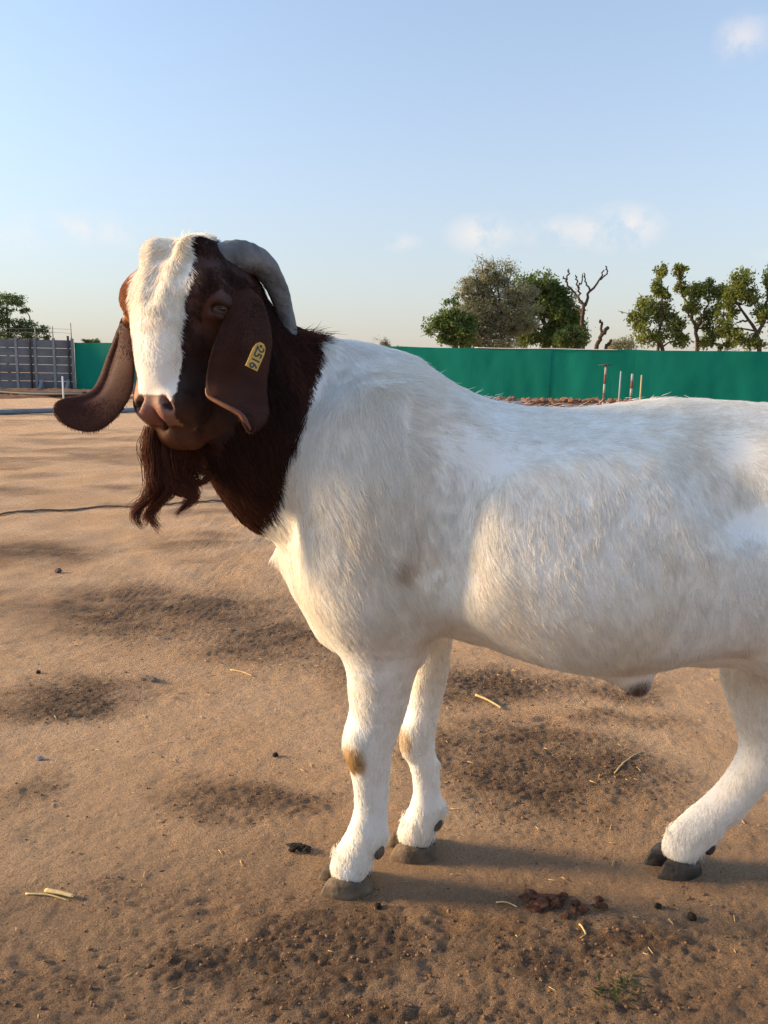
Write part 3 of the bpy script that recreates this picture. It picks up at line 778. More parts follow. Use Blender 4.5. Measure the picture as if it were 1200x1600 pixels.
cone(hp(0, .02, -.016), .009, hp(0, .047, .02), .008, .012, 1, True); cone(hp(0, .047, .02), .008, hp(0, .060, .085), .005, .014, 1, True)            # furrow of the forehead


def surface_nets(f, X, Y, Z):
    s = f < 0
    c = np.zeros(tuple(n - 1 for n in f.shape), np.int8)
    for i in (0, 1):
        for j in (0, 1):
            for k in (0, 1):
                c += s[i:f.shape[0] - 1 + i, j:f.shape[1] - 1 + j, k:f.shape[2] - 1 + k]
    act = (c > 0) & (c < 8)
    I, J, K = np.nonzero(act); n = len(I)
    ix = np.full(act.shape, -1, np.int32); ix[I, J, K] = np.arange(n)
    acc = np.zeros((n, 3)); cnt = np.zeros(n)
    cor = [(i, j, k) for i in (0, 1) for j in (0, 1) for k in (0, 1)]
    for a in range(8):
        for b_ in range(a + 1, 8):
            if sum(abs(p - q) for p, q in zip(cor[a], cor[b_])) != 1: continue
            ia, ib = (I + cor[a][0], J + cor[a][1], K + cor[a][2]), (I + cor[b_][0], J + cor[b_][1], K + cor[b_][2])
            fa, fb = f[ia].astype(float), f[ib].astype(float); m = (fa < 0) != (fb < 0)
            t_ = np.where(m, fa / np.where(m, fa - fb, 1), 0)[:, None]
            pa = np.stack([X[ia[0]], Y[ia[1]], Z[ia[2]]], 1); pb = np.stack([X[ib[0]], Y[ib[1]], Z[ib[2]]], 1)
            acc += np.where(m[:, None], pa + (pb - pa) * t_, 0); cnt += m
    V = acc / cnt[:, None]; Q = []
    for ax in range(3):
        sl0 = [slice(None)] * 3; sl1 = [slice(None)] * 3; sl0[ax] = slice(0, -1); sl1[ax] = slice(1, None)
        s0, s1 = s[tuple(sl0)], s[tuple(sl1)]
        e = np.array(np.nonzero(s0 != s1)); o = [q for q in range(3) if q != ax]
        ok = np.all([(e[q] > 0) & (e[q] < f.shape[q] - 1) for q in o], axis=0); e = e[:, ok]
        inside0 = s0[tuple(e)]
        def cell(d1, d2):
            w = e.copy(); w[o[0]] += d1; w[o[1]] += d2; return ix[tuple(w)]
        q = np.stack([cell(-1, -1), cell(0, -1), cell(0, 0), cell(-1, 0)], 1)
        flip = inside0 if ax != 1 else ~inside0
        q[~flip] = q[~flip][:, ::-1]; Q.append(q)
    Q = np.vstack(Q); Q = Q[(Q >= 0).all(1)]
    return V, Q


GV, GQ = surface_nets(FIELD, HX, HY, HZ)
# keep only the largest island is unnecessary: all primitives touch; light relaxation
def relax(V, Q, it, lam):
    e = np.vstack([Q[:, [0, 1]], Q[:, [1, 2]], Q[:, [2, 3]], Q[:, [3, 0]]]); e = np.vstack([e, e[:, ::-1]])
    n = len(V); cnt = np.bincount(e[:, 0], minlength=n)[:, None]
    for _ in range(it):
        s_ = np.stack([np.bincount(e[:, 0], V[e[:, 1], k], minlength=n) for k in range(3)], 1)
        V = V + lam * (s_ / np.maximum(cnt, 1) - V)
    return V


_hd = (np.linalg.norm(GV - hp(0, 0, .12), axis=1) < .19)[:, None]
GV = np.where(_hd, relax(GV, GQ, 2, .5), relax(GV, GQ, 9, .6))


def vnormals(V, Q):
    n = np.cross(V[Q[:, 2]] - V[Q[:, 0]], V[Q[:, 3]] - V[Q[:, 1]])
    N = np.zeros_like(V)
    for k in range(4):
        for c in range(3): N[:, c] += np.bincount(Q[:, k], n[:, c], minlength=len(V))
    return N / (np.linalg.norm(N, axis=1)[:, None] + 1e-12)


GN = vnormals(GV, GQ)
if np.mean((GN * (GV - GV.mean(0))).sum(1)) < 0: GQ = GQ[:, ::-1].copy(); GN = -GN

# --- coat: colour, length and lie of the hair as functions of place
BND = np.array([at(u, v, 1.09 if v < 540 else 1.02) for u, v in [(500, 470), (489, 528), (494, 570), (487, 622), (470, 665), (450, 715), (434, 765), (418, 805), (396, 828), (380, 836)]])
WHITE = np.array([.935, .905, .855]); CREAM = np.array([.82, .71, .55]); BROWN = np.array([.085, .028, .015]); DKBROWN = np.array([.032, .013, .009])
RUST = np.array([.20, .075, .03]); PINK = np.array([.33, .175, .13])


def coat(P, jitter=True):
    """colour, length, density, lie of hair at points P"""
    n = len(P); x, y, z = P.T
    a, b_, c = tohead(P)
    nzv = fbm(x * 30, y * 30, z * 30, 3, 5)
    edge = np.interp(z, BND[::-1, 2], BND[::-1, 0])
    brown = (x < edge + .008 * nzv) & (z > BND[-1, 2] + .004 * nzv)
    inhead = (headfn(x, y, z) < .032) & (b_ > -.075) & (c < .27)
    chinz = np.linalg.norm((P - hp(0, -.026, .25)) / .034, axis=1) < 1; inhead = inhead | chinz | (np.linalg.norm(P - hp(0, .0, .24), axis=1) < .04)
    col = np.tile(WHITE, (n, 1)).astype(float)
    dirt = (sstep(-.15, .55, fbm(x * 7, y * 7, z * 5, 5, 77)) * .75 + .25 * sstep(.05, .5, fbm(x * 26, y * 26, z * 14, 3, 79)))[:, None] * np.interp(z, [.0, .36, .46, .6, .8], [.55, .25, .62, .5, .25])[:, None]
    col = col * (1 - dirt) + (CREAM * dirt)
    length = np.full(n, .017); dens = np.ones(n)
    # body spots: rusty mark behind the elbow, stained knees
    def spot(u, v, Y, r, colr, amt):
        p = at(u, v, Y); d = np.linalg.norm((P - p) / np.array(r), axis=1); w = (amt * (1 - sstep(.4, 1.1, d + .25 * nzv)))[:, None]
        return w, colr
    for args in [(630, 890, .93, (.020, .06, .020), np.array([.56, .38, .23]), .6), (548, 1190, 1.04, (.026, .06, .036), np.array([.55, .37, .16]), .95),
                 (628, 1155, 1.16, (.02, .05, .025), np.array([.55, .40, .22]), .7), (1050, 1300, 1.09, (.03, .04, .03), np.array([.66, .52, .32]), .6),
                 (520, 1350, 1.05, (.03, .05, .03), np.array([.68, .55, .36]), .6), (992, 1066, .995, (.024, .04, .017), np.array([.16, .08, .05]), .95),
                 (830, 1015, .98, (.03, .05, .012), np.array([.45, .33, .2]), .5)]:
        w, cc = spot(*args); col = col * (1 - w) + cc * w
    low = sstep(.34, .12, z); length = length * (1 - .36 * low)
    foot = sstep(.115, .075, z); length = length + .003 * foot
    # ruff between neck and shoulder is longer
    ruff = sstep(.15, -.02, x) * sstep(.45, .6, z); length += .009 * ruff
    wb = brown[:, None] * 1.0
    nb = DKBROWN + (BROWN - DKBROWN) * sstep(-.5, .5, fbm(x * 12, y * 12, z * 6, 3, 12))[:, None]
    col = col * (1 - wb) + nb * wb
    length = np.where(brown, .026, length)
    # head
    hh = inhead
    hv = sstep(-.5, .5, fbm(x * 40, y * 40, z * 40, 3, 120))[:, None]; redder = np.exp(-(np.linalg.norm((P - hp(.068, .01, .10)), axis=1) / .035) ** 2)[:, None]
    hcol = DKBROWN * (1 - .55 * hv) + BROWN * .55 * hv; hcol = hcol * (1 - .6 * redder) + np.array([.11, .038, .022]) * .6 * redder
    col[hh] = hcol[hh]
    length = np.where(hh, .009, length)
    bw = np.interp(c, [-.03, .02, .06, .10, .14, .18, .205, .235, .25], [.040, .041, .041, .040, .036, .031, .027, .016, .0])
    shift = np.interp(c, [0, .12, .2, .25], [.0, .0, .004, .006])
    bw = np.where(a > 0, np.minimum(bw, np.interp(c, [-.03, .0, .05], [.014, .026, .042])), bw)
    blaze = hh & (np.abs(a - shift) < bw + .004 * nzv) & (b_ > -.035 - .25 * np.clip(.03 - c, 0, 1)) & (c < .218 + .016 * nzv)
    col[blaze] = WHITE * np.array([1.0, .97, .93])
    length = np.where(blaze, np.interp(c, [-.03, .03, .10, .16, .21], [.017, .017, .013, .009, .004]), length)
    lside = hh & (a < -.02) & (c > .02) & (c < .22) & (b_ > -.05) & ~blaze
    col[lside] = RUST * 1.7  # rust-brown cheek, its colour brightened for the sunlight on this side
    muz = hh & (c > .2) & (b_ > -.022) & (np.abs(a) < .030 + .003 * nzv) & ~blaze
    col[muz] = PINK * .55 + RUST * .45
    nose = hh & (c > .212) & (np.abs(a) < .022) & (b_ > .0)
    col[nose] = PINK * .8
    pad = hh & (np.abs(a) < .02 + .004 * nzv) & (c > .226) & (b_ > -.02)
    col[pad] = np.array([.27, .115, .085])
    chin = hh & (c > .247)
    col[chin] = RUST * .45 + BROWN * .4
    col[chin & (a > .012)] = BROWN
    length = np.where(hh & (c > .20), .003, length); dens = np.where(hh & (c > .215), .5, dens)
    pch = hh & (np.hypot((a + .036) / .009, (c - .155) / .024) < 1 + .3 * nzv)
    col[pch] = np.array([.17, .06, .035])
    nos = hh & (np.hypot(np.abs(a) - .0215, (c - .224)) < .006) & (b_ > .02)
    col[nos] = np.array([.06, .03, .025])
    eye = np.minimum(np.linalg.norm(P - hp(.0715, .012, .094), axis=1), np.linalg.norm(P - hp(-.0715, .012, .094), axis=1))
    er = eye < .017; col[er] = col[er] * .6; length = np.where(eye < .03, .003, length); dens = np.where(er, 0, dens)
    # lie of the hair
    f = np.zeros((n, 3)); rel = np.clip((z - .45) / .33, 0, 1)
    f[:, 0] = .35 + 1.3 * sstep(.60, 1.0, rel) + .35 * sstep(.2, .6, x); f[:, 2] = -1.25 + 1.1 * sstep(.6, 1.0, rel)
    f[:, 0] += .8 * fbm(x * 6, y * 6, z * 6, 3, 91); f[:, 2] += .35 * fbm(x * 6, y * 6, z * 6, 3, 92); f[:, 1] += .3 * fbm(x * 7, y * 7, z * 7, 2, 93)
    lg = z < .40
    f[lg, 0] *= .25; f[lg, 2] = -1
    fr = (x < .02) & (z > .38)
    f[fr, 0] = .45 + .35 * fbm(x[fr] * 8, y[fr] * 8, z[fr] * 8, 3, 95); f[fr, 2] = -1
    fl = np.outer(np.clip(a / .03, -1, 1), HA) * .8 + HC * .9 + HB * .25 + HA * (.5 * fbm(x * 25, y * 25, z * 25, 2, 33))[:, None]
    up = (c < .03) & hh
    wu = sstep(.06, -.01, c)[:, None]; fl = fl * (1 - wu) + (np.outer(np.clip(a / .02, -1, 1), HA) * .9 + HC * .35 + HB * .5) * wu
    f[hh] = fl[hh]
    return col, length, dens, f, brown | hh, hh


vc, _, _, _, _, _ = coat(GV)
fur_m = bpy.data.materials.new('fur'); fur_m.use_nodes = True
t = fur_m.node_tree; b = t.nodes['Principled BSDF']; ao = t.nodes.new('ShaderNodeAttribute'); ao.attribute_name = 'hair_col'
t.links.new(ao.outputs['Color'], b.inputs['Base Color']); b.inputs['Roughness'].default_value = .55; b.inputs['Specular IOR Level'].default_value = .22
tr = t.nodes.new('ShaderNodeBsdfTranslucent'); t.links.new(ao.outputs['Color'], tr.inputs['Color'])
mx = t.nodes.new('ShaderNodeMixShader'); mx.inputs[0].default_value = .35
t.links.new(b.outputs[0], mx.inputs[1]); t.links.new(tr.outputs[0], mx.inputs[2]); t.links.new(mx.outputs[0], t.nodes['Material Output'].inputs['Surface'])
skin_m = bpy.data.materials.new('hide'); skin_m.use_nodes = True
t = skin_m.node_tree; b = t.nodes['Principled BSDF']; ao = t.nodes.new('ShaderNodeAttribute'); ao.attribute_name = 'hair_col'
t.links.new(ao.outputs['Color'], b.inputs['Base Color']); b.inputs['Roughness'].default_value = .6; b.inputs['Specular IOR Level'].default_value = .3
n = t.nodes.new('ShaderNodeTexNoise'); n.inputs['Scale'].default_value = 350; n.inputs['Detail'].default_value = 4
bp = t.nodes.new('ShaderNodeBump'); bp.inputs['Strength'].default_value = .25; bp.inputs['Distance'].default_value = .002
co_ = t.nodes.new('ShaderNodeTexCoord'); t.links.new(co_.outputs['Object'], n.inputs['Vector']); t.links.new(n.outputs['Fac'], bp.inputs['Height']); t.links.new(bp.outputs[0], b.inputs['Normal'])
goat = mesh_obj('goat', GV, GQ, skin_m)
ca = goat.data.color_attributes.new('hair_col', 'FLOAT_COLOR', 'POINT')
ca.data.foreach_set('color', np.hstack([vc * .97, np.ones((len(vc), 1))]).astype(np.float32).ravel())
tag(goat, 'white buck goat with dark brown head and neck, curved horns, drooping ears', 'goat')


def hair_obj(name, pts, rad, cols, parent, material):
    """pts (N,K,3), rad (N,K), cols (N,3)"""
    N, K, _ = pts.shape
    hc = bpy.data.hair_curves.new(name); hc.add_curves([K] * N)
    hc.attributes['position'].data.foreach_set('vector', pts.astype(np.float32).ravel())
    ra = hc.attributes.get('radius') or hc.attributes.new('radius', 'FLOAT', 'POINT')
    ra.data.foreach_set('value', rad.astype(np.float32).ravel())
    cc = hc.attributes.new('hair_col', 'FLOAT_COLOR', 'CURVE')
    cc.data.foreach_set('color', np.hstack([cols, np.ones((N, 1))]).astype(np.float32).ravel())
    hc.materials.append(material)
    o = bpy.data.objects.new(name, hc); COL.objects.link(o); o.parent = parent
    return o


def grow_fur(count):
    tri = np.vstack([GQ[:, [0, 1, 2]], GQ[:, [0, 2, 3]]])
    A, B, C = GV[tri[:, 0]], GV[tri[:, 1]], GV[tri[:, 2]]
    cr = np.cross(B - A, C - A); ar = np.linalg.norm(cr, axis=1) * .5
    cen = (A + B + C) / 3; nn = cr / (np.linalg.norm(cr, axis=1)[:, None] + 1e-12)
    facing = ((CAM - cen) / np.linalg.norm(CAM - cen, axis=1)[:, None] * nn).sum(1)
    _, ln, dn, _, _, hh = coat(cen)
    w = ar * dn * np.where(facing > -.25, 1.0, .3) * np.where(hh, 3.6, 1.0) * np.where(cen[:, 0] > .62, .3, 1) * (cen[:, 2] > .034)
    f = RNG.choice(len(tri), count, p=w / w.sum())
    r1, r2 = RNG.random((2, count)); q = np.sqrt(r1); wa, wb_, wc = 1 - q, q * (1 - r2), q * r2
    P = A[f] * wa[:, None] + B[f] * wb_[:, None] + C[f] * wc[:, None]
    Nn = GN[tri[f, 0]] * wa[:, None] + GN[tri[f, 1]] * wb_[:, None] + GN[tri[f, 2]] * wc[:, None]
    Nn /= np.linalg.norm(Nn, axis=1)[:, None]
    col, ln, dn, fl, br, hh = coat(P)
    T = fl - Nn * (fl * Nn).sum(1)[:, None]; T /= np.linalg.norm(T, axis=1)[:, None] + 1e-9
    S = np.cross(Nn, T)
    x, y, z = P.T
    # tufts: strands lean together in locks
    tuft = fbm(x * 55, y * 55, z * 38, 2, 301); tuft2 = fbm(x * 120, y * 120, z * 90, 2, 317)
    side = .24 * tuft + .14 * tuft2 + RNG.normal(0, .14, count)
    lift = np.clip(.20 + .12 * fbm(x * 60, y * 60, z * 45, 2, 333) + RNG.normal(0, .07, count), .05, .9)
    lift = np.where(hh & (ln > .02), lift + .1, lift)
    D = T + S * side[:, None] + Nn * lift[:, None]; D /= np.linalg.norm(D, axis=1)[:, None]
    ln = ln * RNG.uniform(.65, 1.2, count) * (1 + .25 * tuft)
    stray = RNG.random(count) < .015; ln = np.where(stray & ~hh, ln * 1.4, ln)
    K = 4; s = np.linspace(0, 1, K)
    pts = np.zeros((count, K, 3))
    for k in range(K):
        bend = -lift * .55 * s[k] ** 2
        pts[:, k] = P - Nn * .001 + D * (ln * s[k])[:, None] + Nn * (ln * bend)[:, None] + S * (ln * .12 * tuft2 * s[k] ** 2)[:, None]
    r0 = np.where(hh, .00036, np.where(z < .33, .00036, .0003)) * RNG.uniform(.7, 1.25, count)
    rad = r0[:, None] * np.array([1.0, .9, .65, .12])[None]
    col = col * RNG.normal(1, .07, count)[:, None].clip(.75, 1.2) * (1 + .08 * tuft2[:, None])
    vary = np.where(br & (col.max(1) < .3), np.exp(RNG.normal(0, .45, count)), 1.0); col = col * vary[:, None]
    col = np.clip(col, 0.004, .955)
    return pts, rad, col


FUR_N = 600000
hair_obj('coat', *grow_fur(FUR_N), goat, fur_m)

# --- eyes
eye_m = mat('eye', (.075, .036, .014), .3, .3)
pup_m = mat('pupil', (.004, .004, .005), .05, .6)


for s in (-1, 1):
    e = mesh_obj('eye', *ico(hp(s * .0650, .010, .0945), (.0125, .0135, .0125), HAX), eye_m, goat)
    mesh_obj('pupil', *ico(hp(s * .0722, .014, .0945), (.006, .0075, .0032), HAX, 2), pup_m, e)
# --- horns
horn_m = noise_mat('horn', (.085, .080, .078), (.18, .17, .165), 30, .5, .7, 60, stretch=(1, 1, 1), spec=.4)
HPATH = [at(u, v, Y) for u, v, Y in [(326, 432, 1.03), (343, 412, 1.03), (372, 402, 1.04), (406, 411, 1.06), (431, 446, 1.075), (446, 490, 1.08), (457, 530, 1.075), (464, 575, 1.06)]]
hl = np.array([np.array(tohead(p)) for p in HPATH])
for s in (1, -1):
    P = spline([hp(s * q[0], q[1], q[2]) for q in hl], 90)
    tq = np.linspace(0, 1, 90)
    rr = np.interp(tq, [0, .15, .3, .5, .75, .92, 1], [.0240, .0240, .0215, .0165, .0110, .0065, .003]) * (1 + .035 * np.sin(tq * 120 + 2 * np.sin(tq * 20)) * (1 - tq) + .02 * np.sin(tq * 41 + 1))
    V, Fq = tube(P, rr, 20)
    mesh_obj('horn', V, Fq, horn_m, goat)


# --- ears
def ear_sheet(rows, n_u, n_v, cup, thick, name, material, curl=None):
    """rows: (left px, right px, Y left, Y right); returns a thick curved leaf"""
    Lp = spline([at(r[0][0], r[0][1], r[2]) for r in rows], n_v); Rp = spline([at(r[1][0], r[1][1], r[3]) for r in rows], n_v)
    s = np.linspace(0, 1, n_u); G = Lp[:, None] * (1 - s)[None, :, None] + Rp[:, None] * s[None, :, None]
    cupv = np.interp(np.linspace(0, 1, n_v), np.linspace(0, 1, len(cup)), cup)
    wid = np.linalg.norm(Rp - Lp, axis=1)
    G[:, :, 1] -= (cupv * wid)[:, None] * (np.sin(np.pi * s) ** 1.0)[None]
    if curl is not None: G = curl(G, s)
    V0 = G.reshape(-1, 3); ii = np.arange(n_v * n_u).reshape(n_v, n_u)
    Q = np.stack([ii[:-1, :-1], ii[1:, :-1], ii[1:, 1:], ii[:-1, 1:]], -1).reshape(-1, 4)
    N = vnormals(V0, Q)
    tq = np.abs(np.linspace(-1, 1, n_u)); tk = thick * np.sqrt(np.clip(1 - tq ** 4, .02, 1))[None, :] * np.ones((n_v, 1)); tk[-1] *= .2
    F_, Bk = V0 + N * tk.reshape(-1, 1) * .5, V0 - N * tk.reshape(-1, 1) * .5
    m = len(V0); Q2 = (Q + m)[:, ::-1]
    rim = list(ii[:, 0]) + list(ii[-1, 1:]) + list(ii[::-1, -1][1:]) + list(ii[0, ::-1][1:-1]); rim = np.array(rim); nx_ = np.roll(rim, -1)
    Qr = np.stack([rim, rim + m, nx_ + m, nx_], 1)
    V, Qa = np.vstack([F_, Bk]), np.vstack([Q, Q2, Qr])
    return mesh_obj(name, V, Qa, material, goat), V, Qa


ear_m = noise_mat('ear_hide', (.050, .0165, .0095), (.082, .027, .015), 22, .6, .0, 300, spec=.14)
_t = ear_m.node_tree; _tr = _t.nodes.new('ShaderNodeBsdfTranslucent'); _tr.inputs['Color'].default_value = (.14, .035, .015, 1)
_ms = _t.nodes.new('ShaderNodeMixShader'); _ms.inputs[0].default_value = .22
_t.links.new(_t.nodes['Principled BSDF'].outputs[0], _ms.inputs[1]); _t.links.new(_tr.outputs[0], _ms.inputs[2]); _t.links.new(_ms.outputs[0], _t.nodes['Material Output'].inputs['Surface'])
rim_lit_m = noise_mat('ear_rim_lit', (.16, .06, .03), (.24, .10, .05), 40, .5)  # lighter rust stands in for light catching the ear's edge
b = ear_m.node_tree.nodes['Principled BSDF']; b.inputs['Sheen Weight'].default_value = .05; b.inputs['Sheen Roughness'].default_value = .4; b.inputs['Sheen Tint'].default_value = (.6, .45, .4, 1)
LE = [((372, 446), (388, 447), 1.002, 1.017), ((356, 478), (410, 470), 0.977, 1.007), ((345, 508), (421, 503), 0.957, 1.002), ((334, 538), (425, 535), 0.944, 0.997), ((325, 568), (421, 570), 0.937, 0.992),
      ((320, 596), (418, 603), 0.934, 0.987), ((324, 616), (420, 632), 0.932, 0.972), ((345, 630), (420, 648), 0.930, 0.957), ((372, 645), (414, 662), 0.930, 0.947), ((390, 671), (399, 674), 0.932, 0.937)]


def curl_l(G, s):
    v = np.linspace(0, 1, G.shape[0])[:, None]
    G[:, :, 1] -= .022 * sstep(.70, 1.0, v) * (1 - .6 * s[None])
    G[:, :, 1] += .0035 * np.sin(s[None] * 9 + v * 3) * sstep(0, .3, v) + .003 * np.sin(v * 14 + s[None] * 3); return G


earL, EVL, EQL = ear_sheet(LE, 22, 44, [.0, .10, .12, .12, .12, .10, .06, 0, -.05, 0], .0042, 'ear', ear_m, curl_l)
rim_pts = spline([at(u, v, Y) for u, v, Y in [(322, 606, .933), (326, 619, .930), (346, 631, .922), (372, 645, .916), (382, 656, .914), (391, 672, .916)]], 30)
mesh_obj('rim', *tube(rim_pts, np.interp(np.linspace(0, 1, 30), [0, .2, .8, 1], [.0012, .0026, .0034, .0015]), 8), rim_lit_m, earL)  # tube added along the ear edge, coloured as if lit
RE = [((191, 496), (208, 512), 1.05, 1.03), ((178, 528), (209, 550), 1.045, 1.0), ((165, 562), (210, 584), 1.035, .985), ((154, 592), (206, 612), 1.02, .972), ((142, 610), (194, 636), 1.005, .962),
      ((122, 618), (176, 658), .99, .955), ((102, 622), (152, 673), .978, .95), ((90, 627), (124, 673), .97, .95), ((84, 636), (99, 662), .964, .953), ((83, 643), (88, 651), .96, .956)]


def curl_r(G, s):
    v = np.linspace(0, 1, G.shape[0])[:, None]
    G[:, :, 1] += .010 * np.exp(-((s[None] - .25) / .12) ** 2) * sstep(.02, .15, v) * sstep(.7, .4, v); return G


earR, EVR, EQR = ear_sheet(RE, 24, 44, [.0, .06, .09, .10, .09, .06, .03, 0, 0, 0], .004, 'ear', ear_m, curl_r)


def leaf_fur(V, Q, n, colf, ln, seed):
    rg = np.random.default_rng(seed); tri = np.vstack([Q[:, [0, 1, 2]], Q[:, [0, 2, 3]]]); N = vnormals(V, Q)
    A, B, C = V[tri[:, 0]], V[tri[:, 1]], V[tri[:, 2]]; ar = np.linalg.norm(np.cross(B - A, C - A), axis=1)
    f = rg.choice(len(tri), n, p=ar / ar.sum()); r1, r2 = rg.random((2, n)); q = np.sqrt(r1)
    P = A[f] * (1 - q)[:, None] + B[f] * (q * (1 - r2))[:, None] + C[f] * (q * r2)[:, None]; nn = N[tri[f, 0]]
    dn = np.array([0, 0, -1.0]) + rg.normal(0, .22, (n, 3)); T = dn - nn * (dn * nn).sum(1)[:, None]; T /= np.linalg.norm(T, axis=1)[:, None] + 1e-9
    D = T + nn * .10; l = ln * rg.uniform(.6, 1.2, n)
    pts = np.stack([P - nn * .0003 + D * (l * s)[:, None] for s in (0, .5, 1)], 1)
    lowf = 1 + .35 * fbm(P[:, 0] * 45, P[:, 1] * 45, P[:, 2] * 25, 3, seed)
    return pts, np.tile(np.array([.00024, .0002, .00008]), (n, 1)), colf * (np.exp(rg.normal(0, .3, n)) * lowf)[:, None]


hair_obj('ear_fur', *leaf_fur(EVL, EQL, 16000, np.array([.058, .021, .013]), .004, 3), earL, fur_m)
hair_obj('ear_fur', *leaf_fur(EVR, EQR, 12000, np.array([.075, .024, .013]), .004, 4), earR, fur_m)

# --- beard: wavy locks
locks = [([(236, 688), (234, 715), (240, 742), (244, 762), (228, 778), (214, 794), (217, 812), (232, 824)], 260, .013),
         ([(245, 690), (250, 722), (258, 752), (262, 772), (246, 792), (237, 810), (243, 834)], 240, .013),
         ([(240, 690), (238, 722), (250, 752), (252, 775), (238, 792), (228, 806), (236, 822)], 180, .014),
         ([(258, 692), (256, 724), (264, 750), (280, 768), (300, 778), (288, 790), (277, 804)], 260, .014),
         ([(272, 694), (276, 722), (284, 748), (298, 768), (306, 778), (284, 786)], 240, .015),
         ([(288, 694), (292, 720), (296, 742), (306, 756), (322, 750), (330, 742)], 180, .013),
         ([(300, 695), (304, 716), (312, 730), (320, 742), (312, 752)], 160, .012),
         ([(252, 690), (254, 715), (262, 742), (272, 758), (290, 770), (300, 764)], 160, .014),
         ([(280, 692), (284, 712), (290, 730), (296, 748), (300, 760)], 200, .016)]
bp_, br_, bc_ = [], [], []
for li, (px, n, spread) in enumerate(locks):
    n = int(n * .95); spread = spread * .62
    Y0 = .985 + .045 * (px[0][0] - 236) / 64 + .006 * (li % 3)
    base = spline([at(u, v, Y0 + .004 * math.sin(k * 1.4 + li)) for k, (u, v) in enumerate(px)], 14)
    tq = np.linspace(0, 1, 14)
    for k in range(n):
        off = RNG.normal(0, 1, 3) * spread * np.array([.8, .9, .3])
        prof = ((1 - .72 * tq ** .8) * np.interp(tq, [0, .12, 1], [.55, 1, 1]))[:, None] + .10 * np.sin(tq * 9 + RNG.uniform(0, 6))[:, None] * .6
        end = RNG.uniform(.72, 1.0); q = np.clip(tq * end, 0, 1)
        wav = np.sin(tq * (11 + li % 3) + li * 1.7)[:, None] * np.array([.0045, .003, .001]) * sstep(.1, .5, tq)[:, None]
        cv = np.stack([np.interp(q, tq, base[:, d]) for d in range(3)], 1) + wav + off * prof + np.cumsum(RNG.normal(0, .00055, (14, 3)), 0)
        cv[:, 2] += RNG.uniform(0, .02) * (1 - tq) ** 2; bp_.append(cv); br_.append(np.interp(tq, [0, .6, 1], [.00034, .0003, .0001]) * RNG.uniform(.7, 1.2)); bc_.append((BROWN * RNG.uniform(.7, 1.9)))
hair_obj('beard', np.array(bp_), np.array(br_), np.array(bc_), goat, fur_m)
# tufts on the poll, along the mane, over the sheath and behind the elbow
tp, trd, tcl = [], [], []


def tuft_hair(u, v, Y, n, direc, ln, spread, color, lift=.2):
    p = at(u, v, Y); direc = np.asarray(direc, float)
    for _ in range(n):
        r = p + RNG.normal(0, 1, 3) * np.asarray(spread); d = direc + RNG.normal(0, lift, 3); d /= np.linalg.norm(d); l = ln * RNG.uniform(.6, 1.2)
        bend = RNG.normal(0, .25, 3)
        tp.append([r + d * l * s + bend * l * s * s * .5 for s in (0, .33, .66, 1)]); trd.append(np.array([.0003, .0003, .0002, .00006])); tcl.append(color * RNG.uniform(.85, 1.1))


tuft_hair(290, 388, 1.01, 200, (.6, -.2, .5), .012, (.008, .012, .008), WHITE, .3)
tuft_hair(1008, 1036, .98, 200, (-.1, -.1, -.8), .016, (.006, .010, .005), WHITE, .25)
tuft_hair(990, 1068, .99, 60, (-.15, 0, -1), .008, (.006, .008, .003), BROWN * 2.0, .2)
tuft_hair(986, 1072, .99, 14, (-.3, 0, -1), .022, (.0012, .0012, .001), BROWN * 1.2, .05)
for k in range(14):
    u = 458 + k * 3; tuft_hair(u, 527 + .25 * k, 1.09, 22, (1, 0, -.05), .022, (.008, .02, .006), BROWN, .26)
for k in range(18):
    u = 520 + k * 30; v = np.interp(u, [p[0] for p in PROF], [p[1] for p in PROF]) + 2
    tuft_hair(u, v, ymid(at(u, v, 1.1)[0]), 22, (1, 0, .12), .016, (.02, .03, .003), WHITE * .98, .22)
hair_obj('hair_tufts', np.array(tp), np.array(trd), np.array(tcl), goat, fur_m)

# --- hooves and dew claws
hoof_m = noise_mat('hoof_horn', (.030, .026, .024), (.085, .07, .055), 40, .55, .45, 60, spec=.3)
hoof_pale = noise_mat('hoof_horn_dusty', (.085, .064, .046), (.21, .155, .105), 30, .65, .5, 60, spec=.2)


def claw(p, heading, length, width, height, side, material):
    """one toe: flat sole, sloping front wall, rounded heel"""
    ca_, sa = math.cos(heading), math.sin(heading); n = 20; rings = []
    for lv, (zf, sc, back) in enumerate([(0, 1.0, 0), (.12, 1.02, .0), (.45, .99, .05), (.8, .93, .10), (1.0, .88, .14), (1.02, .5, .2)]):
        ring = []
        for k in range(n):
            an = 2 * math.pi * k / n; fx = math.cos(an); fy = math.sin(an)
            lx = length * (.5 * fx + .06 * (fx > 0) * fx) * sc - back * length * (.55 if fx > 0 else -.15) * max(abs(fx), .2)
            wy = width * .5 * fy * (1 - .45 * max(fx, 0) ** 2) * sc
            if fy * side < 0: wy *= .72
            zz_ = height * zf * (1 - .30 * (fx < 0) * (-fx))
            ring.append((p[0] + lx * ca_ - wy * sa, p[1] + lx * sa + wy * ca_, p[2] + zz_))
        rings.append(ring)
    V = np.array(rings).reshape(-1, 3); Fq = []
    for lv in range(len(rings) - 1):
        for k in range(n): Fq.append((lv * n + k, lv * n + (k + 1) % n, (lv + 1) * n + (k + 1) % n, (lv + 1) * n + k))
    Fq.append(tuple(range(n))[::-1]); Fq.append(tuple(range((len(rings) - 1) * n, len(rings) * n)))
    return mesh_obj('hoof', V, Fq, material, goat)


